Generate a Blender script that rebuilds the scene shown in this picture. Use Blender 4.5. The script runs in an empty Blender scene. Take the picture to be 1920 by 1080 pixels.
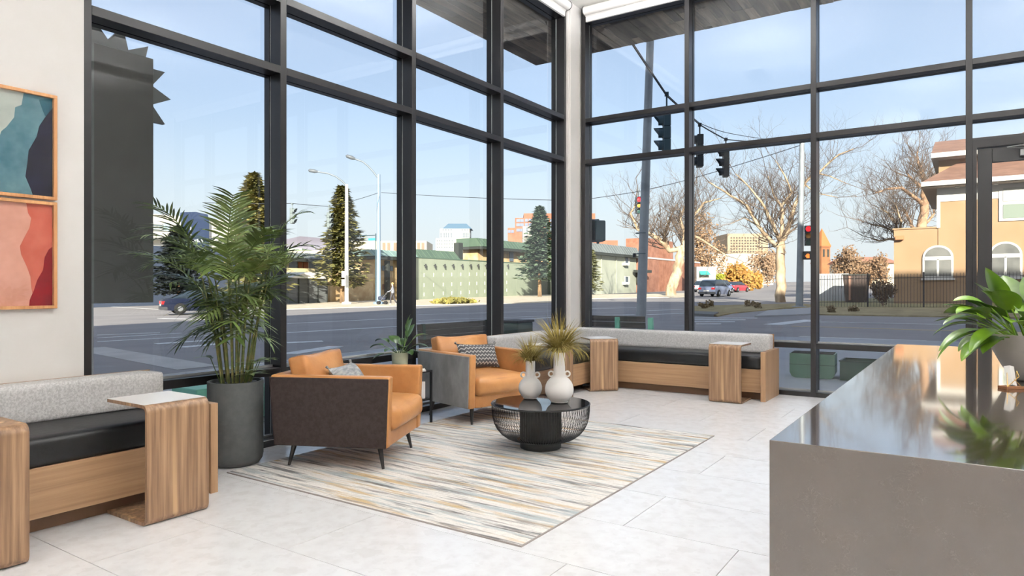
import bpy, bmesh, math, random
from mathutils import Vector, Matrix, noise
SC = bpy.context.scene
COL = SC.collection
R = math.radians
# ---------------------------------------------------------------- camera
F = 1283.0; EYE = 1.27
TH = math.atan2(862, 1283.0)
CAM = Vector((4.656, -8.557, EYE))
FW = Vector((-math.sin(TH), math.cos(TH), 0)); RT = Vector((math.cos(TH), math.sin(TH), 0))
cd = bpy.data.cameras.new('camera'); cam = bpy.data.objects.new('camera', cd); COL.objects.link(cam)
cam.location = CAM; cam.rotation_euler = (R(90), 0, TH)
cd.sensor_width = 36; cd.lens = 36 * F / 1920; cd.clip_start = .05; cd.clip_end = 20000
SC.camera = cam
# ---------------------------------------------------------------- sky, sun, exposure
SUN = Vector((22, -37, 15)).normalized()          # towards the sun
w = bpy.data.worlds.new('sky'); SC.world = w; w.use_nodes = True
nt = w.node_tree; nt.nodes.clear()
wo = nt.nodes.new('ShaderNodeOutputWorld'); bg = nt.nodes.new('ShaderNodeBackground')
sk = nt.nodes.new('ShaderNodeTexSky'); sk.sky_type = 'NISHITA'; sk.sun_disc = False
sk.sun_elevation = R(19); sk.sun_rotation = math.atan2(SUN.x, SUN.y); sk.air_density = 1.0; sk.dust_density = 1.8; sk.ozone_density = 1.5
mx = nt.nodes.new('ShaderNodeMixRGB'); mx.inputs[0].default_value = .52
mx.inputs[2].default_value = (2.55, 2.8, 3.55, 1)
nt.links.new(sk.outputs[0], mx.inputs[1])
# milky haze towards the horizon, the same all the way round
tcw = nt.nodes.new('ShaderNodeTexCoord'); spw = nt.nodes.new('ShaderNodeSeparateXYZ'); nt.links.new(tcw.outputs['Generated'], spw.inputs[0])
mrw = nt.nodes.new('ShaderNodeMapRange'); mrw.interpolation_type = 'SMOOTHSTEP'; mrw.inputs[1].default_value = .0; mrw.inputs[2].default_value = .27; mrw.inputs[3].default_value = .9; mrw.inputs[4].default_value = 0; nt.links.new(spw.outputs[2], mrw.inputs[0])
hz = nt.nodes.new('ShaderNodeMixRGB'); hz.inputs[2].default_value = (3.75, 3.95, 4.15, 1); nt.links.new(mrw.outputs[0], hz.inputs[0]); nt.links.new(mx.outputs[0], hz.inputs[1]); nt.links.new(hz.outputs[0], bg.inputs[0])
bg.inputs[1].default_value = .159
nt.links.new(bg.outputs[0], wo.inputs[0])
sl = bpy.data.lights.new('sun', 'SUN'); sl.energy = 8.0; sl.angle = R(.6); sl.color = (1, .92, .8)
so = bpy.data.objects.new('sun', sl); COL.objects.link(so)
so.rotation_euler = (-SUN).to_track_quat('-Z', 'Y').to_euler(); so.location = (20, -30, 40)
SC.view_settings.view_transform = 'Standard'; SC.view_settings.look = 'None'
SC.view_settings.exposure = 0.6; SC.view_settings.gamma = 1.0; SC.view_settings.use_curve_mapping = False
LAMP_W = 76.0                                      # base watts of each added fill uplight
# ---------------------------------------------------------------- pixel -> place
def ray(px, py): return FW + RT * ((px - 960) / F) + Vector((0, 0, (540 - py) / F))
def at_z(px, py, z=0.0): r = ray(px, py); return CAM + r * ((z - EYE) / r.z)
def at_x(px, py, x): r = ray(px, py); return CAM + r * ((x - CAM.x) / r.x)
def at_y(px, py, y): r = ray(px, py); return CAM + r * ((y - CAM.y) / r.y)
def at_d(px, py, d): return CAM + ray(px, py) * d
def street_z(x, y):                                # the street falls to the south-west
    v = Vector((x, y, 0)) - CAM; return -.15 + .016 * v.dot(RT) + .004 * v.dot(FW)
def depth_on_street(px, py): return (EYE + .15) / ((py - 540) / F + .016 * (px - 960) / F + .004)
def street(px, py): return at_d(px, py, depth_on_street(px, py))
# ---------------------------------------------------------------- materials
def lin(c):
    def g(u):
        u /= 255.0
        return u / 12.92 if u <= .04045 else ((u + .055) / 1.055) ** 2.4
    return (g(c[0]), g(c[1]), g(c[2]), 1)
_M = {}
def M(name, c, rough=.5, c2=None, metal=0, ns=4, sc=(1, 1, 1), det=4, lo=.38, hi=.62, bump=0, bs=None, rand=0, spec=.5, c3=None, emit=0, coat=0, cior=1.5):
    if name in _M: return _M[name]
    m = bpy.data.materials.new(name); _M[name] = m; m.use_nodes = True
    n = m.node_tree.nodes; l = m.node_tree.links; b = n['Principled BSDF']
    b.inputs['Roughness'].default_value = rough; b.inputs['Metallic'].default_value = metal
    b.inputs['Specular IOR Level'].default_value = spec; b.inputs['Coat Weight'].default_value = coat
    b.inputs['Coat Roughness'].default_value = .05; b.inputs['Coat IOR'].default_value = cior
    b.inputs['Base Color'].default_value = lin(c)
    if emit: b.inputs['Emission Color'].default_value = lin(c); b.inputs['Emission Strength'].default_value = emit
    out = None
    if c2 or bump:
        tc = n.new('ShaderNodeTexCoord'); mp = n.new('ShaderNodeMapping'); mp.inputs['Scale'].default_value = sc
        l.new(tc.outputs['Object'], mp.inputs[0])
    if c2:
        nz = n.new('ShaderNodeTexNoise'); nz.inputs['Scale'].default_value = ns; nz.inputs['Detail'].default_value = det
        nz.inputs['Roughness'].default_value = .6
        l.new(mp.outputs[0], nz.inputs['Vector'])
        cr = n.new('ShaderNodeValToRGB'); e = cr.color_ramp.elements
        e[0].position = lo; e[0].color = lin(c); e[1].position = hi; e[1].color = lin(c2)
        if c3: x = e.new((lo + hi) / 2); x.color = lin(c3)
        l.new(nz.outputs[0], cr.inputs[0]); out = cr.outputs[0]
    if rand:
        oi = n.new('ShaderNodeObjectInfo'); mr = n.new('ShaderNodeMapRange')
        mr.inputs[3].default_value = 1 - rand; mr.inputs[4].default_value = 1 + rand
        l.new(oi.outputs['Random'], mr.inputs[0]); hs = n.new('ShaderNodeHueSaturation')
        l.new(mr.outputs[0], hs.inputs['Value']); hs.inputs['Color'].default_value = lin(c)
        if out: l.new(out, hs.inputs['Color'])
        out = hs.outputs[0]
    if out: l.new(out, b.inputs['Base Color'])
    if bump:
        nb = n.new('ShaderNodeTexNoise'); nb.inputs['Scale'].default_value = bs or ns * 6; nb.inputs['Detail'].default_value = 3
        l.new(mp.outputs[0], nb.inputs['Vector'])
        bu = n.new('ShaderNodeBump'); bu.inputs['Strength'].default_value = bump; bu.inputs['Distance'].default_value = .01
        l.new(nb.outputs[0], bu.inputs['Height']); l.new(bu.outputs[0], b.inputs['Normal'])
    return m
def glass_mat(name, tint=(.96, .975, .97), ior=1.5):
    m = bpy.data.materials.new(name); m.use_nodes = True; n = m.node_tree.nodes; l = m.node_tree.links; n.clear()
    o = n.new('ShaderNodeOutputMaterial'); mi = n.new('ShaderNodeMixShader'); t = n.new('ShaderNodeBsdfTransparent')
    g = n.new('ShaderNodeBsdfGlossy'); f = n.new('ShaderNodeFresnel'); f.inputs[0].default_value = ior
    t.inputs[0].default_value = (*tint, 1); g.inputs['Roughness'].default_value = 0; g.inputs[0].default_value = (1, 1, 1, 1)
    ge = n.new('ShaderNodeNewGeometry'); fr_ = n.new('ShaderNodeMath'); fr_.operation = 'SUBTRACT'; fr_.inputs[0].default_value = 1; l.new(ge.outputs['Backfacing'], fr_.inputs[1])
    mu = n.new('ShaderNodeMath'); mu.operation = 'MULTIPLY'; l.new(f.outputs[0], mu.inputs[0]); l.new(fr_.outputs[0], mu.inputs[1])   # one reflection per pane, at the face that is met first
    l.new(mu.outputs[0], mi.inputs[0]); l.new(t.outputs[0], mi.inputs[1]); l.new(g.outputs[0], mi.inputs[2]); l.new(mi.outputs[0], o.inputs[0])
    return m
GLASS = glass_mat('window_glass'); CLEAR = glass_mat('clear_acrylic', (.93, .95, .96), 1.45)
# ---------------------------------------------------------------- mesh builder
class MB:
    def __init__(s): s.v = []; s.f = []; s.mi = []
    def add(s, vs, fs, mi=0):
        k = len(s.v); s.v += [tuple(p) for p in vs]; s.f += [tuple(i + k for i in q) for q in fs]; s.mi += [mi] * len(fs); return s
    def box(s, x0, x1, y0, y1, z0, z1, mi=0):
        if x0 > x1: x0, x1 = x1, x0
        if y0 > y1: y0, y1 = y1, y0
        return s.add([(x, y, z) for x in (x0, x1) for y in (y0, y1) for z in (z0, z1)],
                     [(0, 1, 3, 2), (4, 6, 7, 5), (0, 4, 5, 1), (2, 3, 7, 6), (0, 2, 6, 4), (1, 5, 7, 3)], mi)
    def prism(s, pts, a0, a1, axis='y', mi=0):          # pts: polygon in the two other axes
        f = {'x': lambda p, a: (a, p[0], p[1]), 'y': lambda p, a: (p[0], a, p[1]), 'z': lambda p, a: (p[0], p[1], a)}[axis]
        n = len(pts); ar = sum(pts[i][0] * pts[(i + 1) % n][1] - pts[(i + 1) % n][0] * pts[i][1] for i in range(n))
        if (ar < 0) != (axis == 'y'): pts = pts[::-1]
        if a0 > a1: a0, a1 = a1, a0
        return s.add([f(p, a0) for p in pts] + [f(p, a1) for p in pts],
                     [tuple(range(n))[::-1], tuple(range(n, 2 * n))] + [(i, (i + 1) % n, n + (i + 1) % n, n + i) for i in range(n)], mi)
    def tube(s, pts, rad, n=8, mi=0, cap=True):
        pts = [Vector(p) for p in pts]
        if not hasattr(rad, '__len__'): rad = [rad] * len(pts)
        t0 = (pts[1] - pts[0]).normalized(); u = t0.orthogonal().normalized(); vs = []
        for i, p in enumerate(pts):
            t = (pts[min(i + 1, len(pts) - 1)] - pts[max(i - 1, 0)]).normalized()
            u = (u - t * u.dot(t)); u = u.normalized() if u.length > 1e-6 else t.orthogonal().normalized()
            q = t.cross(u)
            for k in range(n):
                a = 2 * math.pi * k / n; vs.append(p + (u * math.cos(a) + q * math.sin(a)) * rad[i])
        fs = [(i * n + k, i * n + (k + 1) % n, (i + 1) * n + (k + 1) % n, (i + 1) * n + k) for i in range(len(pts) - 1) for k in range(n)]
        if cap: fs += [tuple(range(n))[::-1], tuple(range((len(pts) - 1) * n, len(pts) * n))]
        return s.add(vs, fs, mi)
    def lathe(s, prof, n=32, c=(0, 0, 0), mi=0):
        vs = [(c[0] + r * math.cos(2 * math.pi * k / n), c[1] + r * math.sin(2 * math.pi * k / n), c[2] + z) for r, z in prof for k in range(n)]
        fs = [(i * n + k, i * n + (k + 1) % n, (i + 1) * n + (k + 1) % n, (i + 1) * n + k) for i in range(len(prof) - 1) for k in range(n)]
        fs += [tuple(range(n))[::-1], tuple(range((len(prof) - 1) * n, len(prof) * n))]
        return s.add(vs, fs, mi)
    def rbox(s, c, h, r, n=8, bulge=(0, 0, 0), mi=0):   # soft box: centre, half sizes, corner radius, bulge per axis
        h = Vector(h); ins = Vector([max(x - r, 0) for x in h]); idx = {}; vs = []; fs = []
        def vert(p):
            k = tuple(round(x, 5) for x in p)
            if k in idx: return idx[k]
            q = Vector([p[i] * h[i] for i in range(3)]); base = Vector([max(-ins[i], min(ins[i], q[i])) for i in range(3)])
            d = q - base
            if d.length > 1e-9: q = base + d.normalized() * min(r, max(abs(t) for t in d) if True else r)
            w_ = [1 - p[i] ** 2 for i in range(3)]
            q = Vector([q[i] + math.copysign(1, p[i]) * bulge[i] * abs(p[i]) * w_[(i + 1) % 3] * w_[(i + 2) % 3] for i in range(3)])
            idx[k] = len(vs); vs.append(Vector(c) + q); return idx[k]
        # denser samples towards the edges
        g = [math.sin((2 * i / n - 1) * math.pi / 2) for i in range(n + 1)]
        for ax in range(3):
            for sg in (-1, 1):
                a, b = (ax + 1) % 3, (ax + 2) % 3
                for i in range(n):
                    for j in range(n):
                        q = []
                        for (u, w2) in ((i, j), (i + 1, j), (i + 1, j + 1), (i, j + 1)):
                            p = [0, 0, 0]; p[ax] = sg; p[a] = g[u]; p[b] = g[w2]; q.append(vert(p))
                        fs.append(tuple(q) if sg > 0 else tuple(q[::-1]))
        return s.add(vs, fs, mi)
    def build(s, name, mat, parent=None, loc=(0, 0, 0), rot=(0, 0, 0), smooth=None, bevel=0, seg=2, mods=None):
        me = bpy.data.meshes.new(name); me.from_pydata(s.v, [], s.f)
        for x in (mat if isinstance(mat, (list, tuple)) else [mat]): me.materials.append(x)
        if len(me.materials) > 1: me.polygons.foreach_set('material_index', s.mi)
        if smooth: me.shade_smooth(); me.set_sharp_from_angle(angle=R(smooth if smooth > 1 else 40))
        me.update()
        o = bpy.data.objects.new(name, me); COL.objects.link(o); o.location = loc; o.rotation_euler = rot
        if parent: o.parent = parent
        if bevel:
            b = o.modifiers.new('bevel', 'BEVEL'); b.width = bevel; b.segments = seg; b.limit_method = 'ANGLE'
        return o
def tag(o, label, cat, group=None, kind=None):
    o['label'] = label; o['category'] = cat
    if group: o['group'] = group
    if kind: o['kind'] = kind
    return o
def struct(o, label, cat='structure'): o['label'] = label; o['category'] = cat; o['kind'] = 'structure'; return o
def thing(name, label, cat, loc=(0, 0, 0), rz=0, group=None):
    o = bpy.data.objects.new(name, None); COL.objects.link(o); o.location = loc; o.rotation_euler = (0, 0, rz); o.empty_display_size = .1
    return tag(o, label, cat, group)
def share(o, name, parent, loc=(0, 0, 0), rot=(0, 0, 0), scale=None):   # another piece with the same mesh
    c = bpy.data.objects.new(name, o.data); COL.objects.link(c); c.parent = parent; c.location = loc; c.rotation_euler = rot
    if scale: c.scale = scale
    return c
def dup(root, loc, rz, label, group=None):
    r = root.copy(); COL.objects.link(r); r.location = loc; r.rotation_euler = (0, 0, rz); r['label'] = label
    if group: r['group'] = group
    for ch in list(root.children):
        c = ch.copy(); COL.objects.link(c); c.parent = r
        for g in ch.children: d = g.copy(); COL.objects.link(d); d.parent = c
    return r
# ================================================================ the room
WHITE = M('white_paint', (222, 218, 214), .6, (218, 213, 208), ns=2)
BLACKM = M('dark_bronze_aluminium', (27, 25, 26), .32, (31, 29, 30), ns=1.5, spec=.4)
GASKET = M('pale_gasket', (205, 208, 205), .5)
CEIL_Z = 5.22
RX, BY = 10.0, -14.0
TILE = M('terrazzo_tile', (240, 239, 239), .22, (229, 227, 226), ns=9, det=6, lo=.42, hi=.66, rand=.02, c3=(236, 234, 234))
# terrazzo chips
def chips(m):
    n = m.node_tree.nodes; l = m.node_tree.links; b = n['Principled BSDF']
    src = b.inputs['Base Color'].links[0].from_socket
    tc = n.new('ShaderNodeTexCoord'); mp = n.new('ShaderNodeMapping'); l.new(tc.outputs['Object'], mp.inputs[0])
    oi = n.new('ShaderNodeObjectInfo'); l.new(oi.outputs['Location'], mp.inputs['Location'])
    for (sc_, th, col) in ((16, .045, (222, 219, 217)), (38, .08, (226, 224, 223))):
        ds = n.new('ShaderNodeTexNoise'); ds.inputs['Scale'].default_value = 20; l.new(mp.outputs[0], ds.inputs['Vector'])
        ad = n.new('ShaderNodeMixRGB'); ad.inputs[0].default_value = .04; l.new(mp.outputs[0], ad.inputs[1]); l.new(ds.outputs['Color'], ad.inputs[2])
        vo = n.new('ShaderNodeTexVoronoi'); vo.inputs['Scale'].default_value = sc_; l.new(ad.outputs[0], vo.inputs['Vector'])
        sp = n.new('ShaderNodeSeparateColor'); l.new(vo.outputs['Color'], sp.inputs[0])
        lt = n.new('ShaderNodeMath'); lt.operation = 'LESS_THAN'; lt.inputs[1].default_value = th; l.new(sp.outputs[0], lt.inputs[0])
        mu = n.new('ShaderNodeMath'); mu.operation = 'MULTIPLY'; mu.inputs[1].default_value = .42; l.new(lt.outputs[0], mu.inputs[0])
        mi = n.new('ShaderNodeMixRGB'); mi.inputs[2].default_value = lin(col); l.new(mu.outputs[0], mi.inputs[0]); l.new(src, mi.inputs[1]); src = mi.outputs[0]
    l.new(src, b.inputs['Base Color'])
chips(TILE)
floor = struct(MB().box(-.06, RX, BY, .06, -.32, -.006).build('floor', M('grout', (206, 200, 195), .8)), 'pale terrazzo tile floor of the lobby', 'floor')
tile0 = None; TW, TD, JT = 1.22, .61, .0022
ys = [-6.41 + .61 * k for k in range(-13, 12)]
for k, y0 in enumerate(ys):
    off = 3.11 if (k - 13) % 2 == 0 else 3.72
    for j in range(-4, 7):
        x0 = off + TW * j; a, b_ = max(x0, -.05), min(x0 + TW, RX - .01); c, d = max(y0, BY + .01), min(y0 + TD, .05)
        if b_ - a < .05 or d - c < .05: continue
        full = abs(b_ - a - TW) < 1e-6 and abs(d - c - TD) < 1e-6
        if full and tile0: share(tile0, 'floor_tile', floor, (x0 + TW / 2, y0 + TD / 2, 0)); continue
        hx, hy = (b_ - a) / 2 - JT, (d - c) / 2 - JT
        o = MB().box(-hx, hx, -hy, hy, -.01, 0).build('floor_tile', TILE, floor, loc=((a + b_) / 2, (c + d) / 2, 0))
        if full: tile0 = o
struct(MB().box(-.28, .03, BY, -6.49, -.3, CEIL_Z).build('wall_left', WHITE), 'white painted wall that carries the two framed prints', 'wall')
struct(MB().box(-.3, RX + .2, BY - .2, BY, -.3, CEIL_Z).build('wall_back', WHITE), 'white back wall of the lobby', 'wall')
struct(MB().box(RX, RX + .2, BY, .0, -.3, CEIL_Z).build('wall_right', WHITE), 'white side wall of the lobby beyond the reception counter', 'wall')
struct(MB().box(-.2, RX + .2, BY - .2, .2, CEIL_Z, CEIL_Z + .12).build('ceiling', M('ceiling_white', (238, 234, 228), .7)), 'white ceiling above the window corner', 'ceiling')
# upper storeys of the building, over the lobby and cantilevered past the glass
OX, OY = -1.925, 2.02
struct(MB().box(OX, 46, -48, OY, CEIL_Z + .16, 15.9).build('building_upper_storeys', M('dark_facade', (86, 82, 80), .7)), 'dark upper storeys of the building above the lobby', 'building')
struct(MB().box(-.28, 46, -48, BY - .25, -.4, CEIL_Z + .16).build('building_rear', M('grey_facade', (120, 116, 112), .8)), 'rear part of the building behind the lobby', 'building')
struct(MB().box(RX + .25, 46, BY - .25, 0, -.4, CEIL_Z + .16).build('building_side', M('grey_facade2', (120, 116, 112), .8)), 'side part of the building past the lobby', 'building')
# soffit of reclaimed boards
SOF = M('weathered_boards', (80, 68, 58), .7, (132, 116, 98), ns=3, sc=(5, .5, 5), det=6, lo=.3, hi=.7, rand=.68)
sof = struct(MB().box(OX, 12, -8.0, OY, CEIL_Z + .12, CEIL_Z + .16).build('soffit', M('soffit_backing', (40, 36, 34), .9)), 'soffit of weathered dark boards over the windows', 'soffit')
random.seed(3); PW = .142
def planks(x0, x1, y0, y1):
    x = x0
    while x < x1 - .02:
        y = y0 + random.uniform(-1.2, 0)
        while y < y1:
            ln = random.choice((.7, 1.0, 1.3, 1.7)); a, b_ = max(y, y0), min(y + ln, y1); y += ln
            if b_ - a < .05: continue
            hy = (b_ - a) / 2 - .002; dz = random.uniform(0, .008); wd = min(PW, x1 - x)
            MB().box(-wd / 2 + .002, wd / 2 - .002, -hy, hy, -.02 - dz, 0).build('plank', SOF, sof, loc=(x + wd / 2, (a + b_) / 2, CEIL_Z + .12))
        x += PW
planks(OX, -.23, -6.5, OY); planks(-.23, 6.2, .23, OY)
# ---------------------------------------------------------------- curtain walls
def window(name, label, axis, mull, tz, ext, skip=None):
    """axis 'L': plane x=0 along y, 'R': plane y=0 along x; s = along, dpt = into the wall"""
    root = thing(name, label, 'window'); root['kind'] = 'structure'
    def bx(s0, s1, d0, d1, z0, z1):
        return (-d1, -d0, s0, s1, z0, z1) if axis == 'L' else (s0, s1, d0, d1, z0, z1)
    MW = .03
    for s in mull:
        a, b_ = s - MW, s + MW
        m = MB().box(*bx(a, b_, 0, .13, .0, ext)).build('mullion', BLACKM, root, bevel=.002, seg=1)
        MB().box(*bx(a + .006, b_ - .006, .1305, .1445, .0, ext)).build('gasket', GASKET, m)
        MB().box(*bx(a, b_, .145, .21, .0, ext)).build('cap', BLACKM, m)
    for i in range(len(mull) - 1):
        a, b_ = mull[i] + MW, mull[i + 1] - MW
        zs = tz if not (skip and i in skip) else [t for t in tz if t[0] > 2.5]
        for (z0, z1) in zs:
            t = MB().box(*bx(a, b_, .0, .13, z0, z1)).build('transom', BLACKM, root, bevel=.002, seg=1)
            MB().box(*bx(a, b_, .145, .21, z0, z1)).build('cap', BLACKM, t)
        zz = zs if not (skip and i in skip) else zs
        for k in range(len(zz) - 1):
            MB().box(*bx(a - .012, b_ + .012, .132, .143, zz[k][1] - .012, zz[k + 1][0] + .012)).build('pane', GLASS, root)
            if zz[k][1] < 1:   # glazing stop along the bottom of the low panes
                MB().box(*bx(a, b_, .1, .13, zz[k][1], zz[k][1] + .018)).build('glazing_stop', M('grey_stop', (150, 152, 152), .4), root)
    return root
TZ = [(0, .055), (.563, .625), (3.012, 3.074), (3.59, 3.652), (5.0, 5.06)]
ML = [-6.46, -4.965, -3.392, -1.835, -.3]
MR = [.115, 1.613, 3.128, 4.633, 5.75, 7.3, 8.8, 9.97]
window('window_1', 'tall dark framed curtain wall facing the avenue with the pylon sign', 'L', ML, TZ, 5.2)
w2 = window('window_2', 'tall dark framed curtain wall above the corner banquette', 'R', MR, TZ, 5.2, skip={3})
# glazed entrance door beside the counter
dr = thing('door_1', 'dark framed glass entrance door behind the reception counter', 'door'); dr['kind'] = 'structure'
dm = M('door_black', (26, 25, 26), .35)
fr = MB().box(4.663, 5.72, .0, .13, 2.72, 2.80).box(4.663, 4.70, .0, .13, 0, 2.72).box(5.683, 5.72, .0, .13, 0, 2.72).build('door_frame', BLACKM, dr)
MB().box(4.663, 5.72, .01, .12, 2.80, 2.825).build('trim', dm, fr)
MB().box(4.66, 5.72, .13, .142, 2.82, 3.02).build('pane', GLASS, dr)
MB().box(4.705, 4.83, .03, .08, .02, 2.71).box(5.555, 5.678, .03, .08, .02, 2.71).box(4.83, 5.555, .03, .08, 2.56, 2.71).box(4.83, 5.555, .03, .08, .02, .28).build('door_leaf', dm, dr, bevel=.002, seg=1)
MB().box(4.82, 5.565, .05, .06, .27, 2.57).build('pane', GLASS, dr)
MB().box(5.06, 5.32, -.03, .028, 2.6, 2.66).tube([(5.1, -.01, 2.67), (4.95, -.05, 2.69), (5.2, -.02, 2.71)], .007).build('door_closer', M('closer_steel', (120, 120, 120), .3, metal=.6), dr)
MB().tube([(5.6, -.05, .95), (5.6, -.05, 1.25)], .012).tube([(5.6, -.05, .97), (5.6, .035, .97)], .008).tube([(5.6, -.05, 1.23), (5.6, .035, 1.23)], .008).build('door_pull', M('closer_steel', (120, 120, 120)), dr)
# corner column and roller shades
struct(MB().box(-.13, .06, -.262, .075, 0, CEIL_Z).box(-.13, .03, -.285, -.262, 0, CEIL_Z).build('trim_1', M('column_white', (226, 220, 214), .5), bevel=.006), 'slim white corner column between the two window walls', 'column')
SHW = M('shade_white', (232, 227, 221), .5)
def roller(name, label, along, s0, s1):
    t = thing(name, label, 'roller shade')
    prof = [(-.002, 5.2), (-.002, 4.995), (.028, 4.995), (.03, 5.06), (.05, 5.075)]
    prof += [(.072 + .058 * math.cos(a), 5.13 + .058 * math.sin(a)) for a in [R(-120 + 30 * k) for k in range(8)]] + [(.05, 5.2)]
    m = MB()
    if along == 'y': m.prism([(p[0], p[1]) for p in prof], s0, s1, 'y')
    else: m.prism([(-p[0], p[1]) for p in prof], s0, s1, 'x')
    m.build('cassette', SHW, t, smooth=40)
    for s in (s0, s1):
        e = MB()
        q = [(.072 + .064 * math.cos(R(a)), 5.13 + .064 * math.sin(R(a))) for a in range(0, 360, 30)]
        if along == 'y': e.prism(q, s - .004, s + .004, 'y')
        else: e.prism([(-p[0], p[1]) for p in q], s - .004, s + .004, 'x')
        e.build('end_cap', M('cap_dark', (70, 66, 64), .5), t)
roller('roller_shade', 'white roller shade cassette over the window with the pylon sign', 'y', -6.4, -.36)
roller('roller_shade', 'white roller shade cassette over the corner banquette windows', 'x', .17, 9.9)
# uplights added out of view to brighten the lobby by way of the ceiling
k = 0
where = {(1.95, -2.4): 'near the window corner', (4.0, -6.4): 'over the rug', (3.3, -9.6): 'behind the banquette under the prints', (3.3, -12.4): 'by the back wall next to the print wall', (5.6, -3.2): 'over the far end of the counter', (5.6, -6.4): 'over the reception counter',
         (5.6, -9.6): 'in the middle of the lobby', (5.6, -12.4): 'by the middle of the back wall', (8.4, -3.2): 'by the side wall next to the glass', (8.4, -6.4): 'between counter and side wall', (8.4, -9.6): 'along the side wall', (8.4, -12.4): 'in the rear corner of the lobby'}
for (x, y), wl_ in where.items():
    t = thing('added_uplight', 'added long white fill uplight ' + wl_, 'added fill light', (x, y, 4.45), 0, 'added fill uplights of the lobby')
    MB().prism([(-.15, .06), (-.11, 0), (.11, 0), (.15, .06)], -.8, .8, 'y').build('housing', SHW, t)
    for s in (-.6, .6): MB().tube([(0, s, .062), (0, s, CEIL_Z - 4.45)], .003, 5).build('suspension_cable', SHW, t)
    a = bpy.data.lights.new('lamp', 'AREA'); a.shape = 'RECTANGLE'; a.size = .26; a.size_y = 1.5; a.energy = LAMP_W * {(1.95, -2.4): 3.2, (5.6, -3.2): 2.2, (4.0, -6.4): .95, (3.3, -9.6): 1.05, (3.3, -12.4): .6}.get((x, y), .8); a.color = (.92, .96, 1.0)
    ao = bpy.data.objects.new('lamp', a); COL.objects.link(ao); ao.parent = t; ao.location = (0, 0, .075); ao.rotation_euler = (math.pi, 0, 0)
# ================================================================ furniture
def wood(name, a, b, c3, along, streak=None):
    sc = {'z': (26, 26, .7), 'y': (26, .7, 26), 'x': (.7, 26, 26)}[along]
    m = M(name, a, .42, b, ns=1.6, sc=sc, det=8, lo=.3, hi=.72, c3=c3, spec=.4)
    if streak:
        n = m.node_tree.nodes; l = m.node_tree.links; bs = n['Principled BSDF']; src = bs.inputs['Base Color'].links[0].from_socket
        tc = n.new('ShaderNodeTexCoord'); mp = n.new('ShaderNodeMapping'); mp.inputs['Scale'].default_value = {'z': (7, 7, .12), 'x': (.12, 7, 7), 'y': (7, .12, 7)}[along]
        nz = n.new('ShaderNodeTexNoise'); nz.inputs['Scale'].default_value = 2.2; nz.inputs['Detail'].default_value = 2
        l.new(tc.outputs['Object'], mp.inputs[0]); l.new(mp.outputs[0], nz.inputs['Vector'])
        cr = n.new('ShaderNodeValToRGB'); e = cr.color_ramp.elements; e[0].position = .60; e[0].color = (0, 0, 0, 1); e[1].position = .66; e[1].color = (.7, .7, .7, 1)
        l.new(nz.outputs[0], cr.inputs[0]); mi = n.new('ShaderNodeMixRGB'); mi.inputs[2].default_value = lin(streak)
        l.new(cr.outputs[0], mi.inputs[0]); l.new(src, mi.inputs[1]); l.new(mi.outputs[0], bs.inputs['Base Color'])
    return m
WALNUT = wood('walnut', (92, 68, 50), (164, 132, 102), (134, 104, 78), 'z', (200, 164, 122))
OAK_Y = wood('oak_along_y', (142, 110, 80), (172, 138, 104), (158, 124, 92), 'y')
OAK_X = wood('oak_along_x', (142, 110, 80), (172, 138, 104), (158, 124, 92), 'x')
OAK_Z = wood('oak_upright', (142, 110, 80), (172, 138, 104), (158, 124, 92), 'z')
GREYF = M('grey_weave', (212, 209, 207), .95, (186, 183, 181), ns=90, det=2, bump=.5, bs=260, spec=.1)
BLKF = M('black_vinyl', (21, 21, 22), .42, (17, 17, 18), ns=3, bump=.15, bs=40, spec=.4)
LAM = M('white_laminate', (240, 236, 232), .3)
# ---- banquettes
def run(root, axis, s0, s1, depth=.70, back0=.06, back1=.25, top=.725, kick=.10):
    """bench run against wall 'L' (x=0) or 'R' (y=0); s along the wall"""
    def bx(s_0, s_1, d0, d1, z0, z1): return (d0, d1, s_0, s_1, z0, z1) if axis == 'L' else (s_0, s_1, -d1, -d0, z0, z1)
    oak = OAK_Y if axis == 'L' else OAK_X
    MB().box(*bx(s0, s1, .05, depth - kick, 0, .1)).build('kick_plate', M('kick_brown', (112, 82, 58), .5), root)
    MB().box(*bx(s0, s1, depth - .03, depth - .005, .09, .35)).build('apron', oak, root, bevel=.002, seg=1)
    MB().box(*bx(s0, s1, .05, depth - .03, .32, .345)).build('seat_deck', oak, root)
    MB().box(*bx(s0, s1, .035, .058, .1, top - .004)).build('back_board', oak, root)
    c = bx(s0 + .002, s1 - .002, .06, depth - .005, .347, .5)
    ce = [(c[i] + c[i + 1]) / 2 for i in (0, 2, 4)]; h = [(c[i + 1] - c[i]) / 2 for i in (0, 2, 4)]
    MB().rbox(ce, h, .035, 10, (0, 0, .012)).build('seat_cushion', BLKF, root, smooth=60)
    c = bx(s0 + .003, s1 - .003, back0, back1, .5, top)
    ce = [(c[i] + c[i + 1]) / 2 for i in (0, 2, 4)]; h = [(c[i + 1] - c[i]) / 2 for i in (0, 2, 4)]
    MB().rbox(ce, h, .03, 10).build('backrest', GREYF, root, smooth=60)
def endp(root, axis, s0, s1, depth, top=.555):
    b = (.0 + .035, depth, s0, s1, 0, top) if axis == 'L' else (s0, s1, -depth, -.035, 0, top)
    return MB().box(*b).build('end_panel', OAK_Z, root, bevel=.002, seg=1)
b1 = thing('banquette_bench', 'oak banquette with grey back under the framed prints', 'bench', (0, 0, 0))
run(b1, 'L', -9.6, -6.09); endp(b1, 'L', -6.09, -6.04, .76); endp(b1, 'L', -9.65, -9.6, .76)
b2 = thing('corner_banquette', 'L-shaped oak banquette with grey back in the window corner', 'bench', (0, 0, 0))
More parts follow.
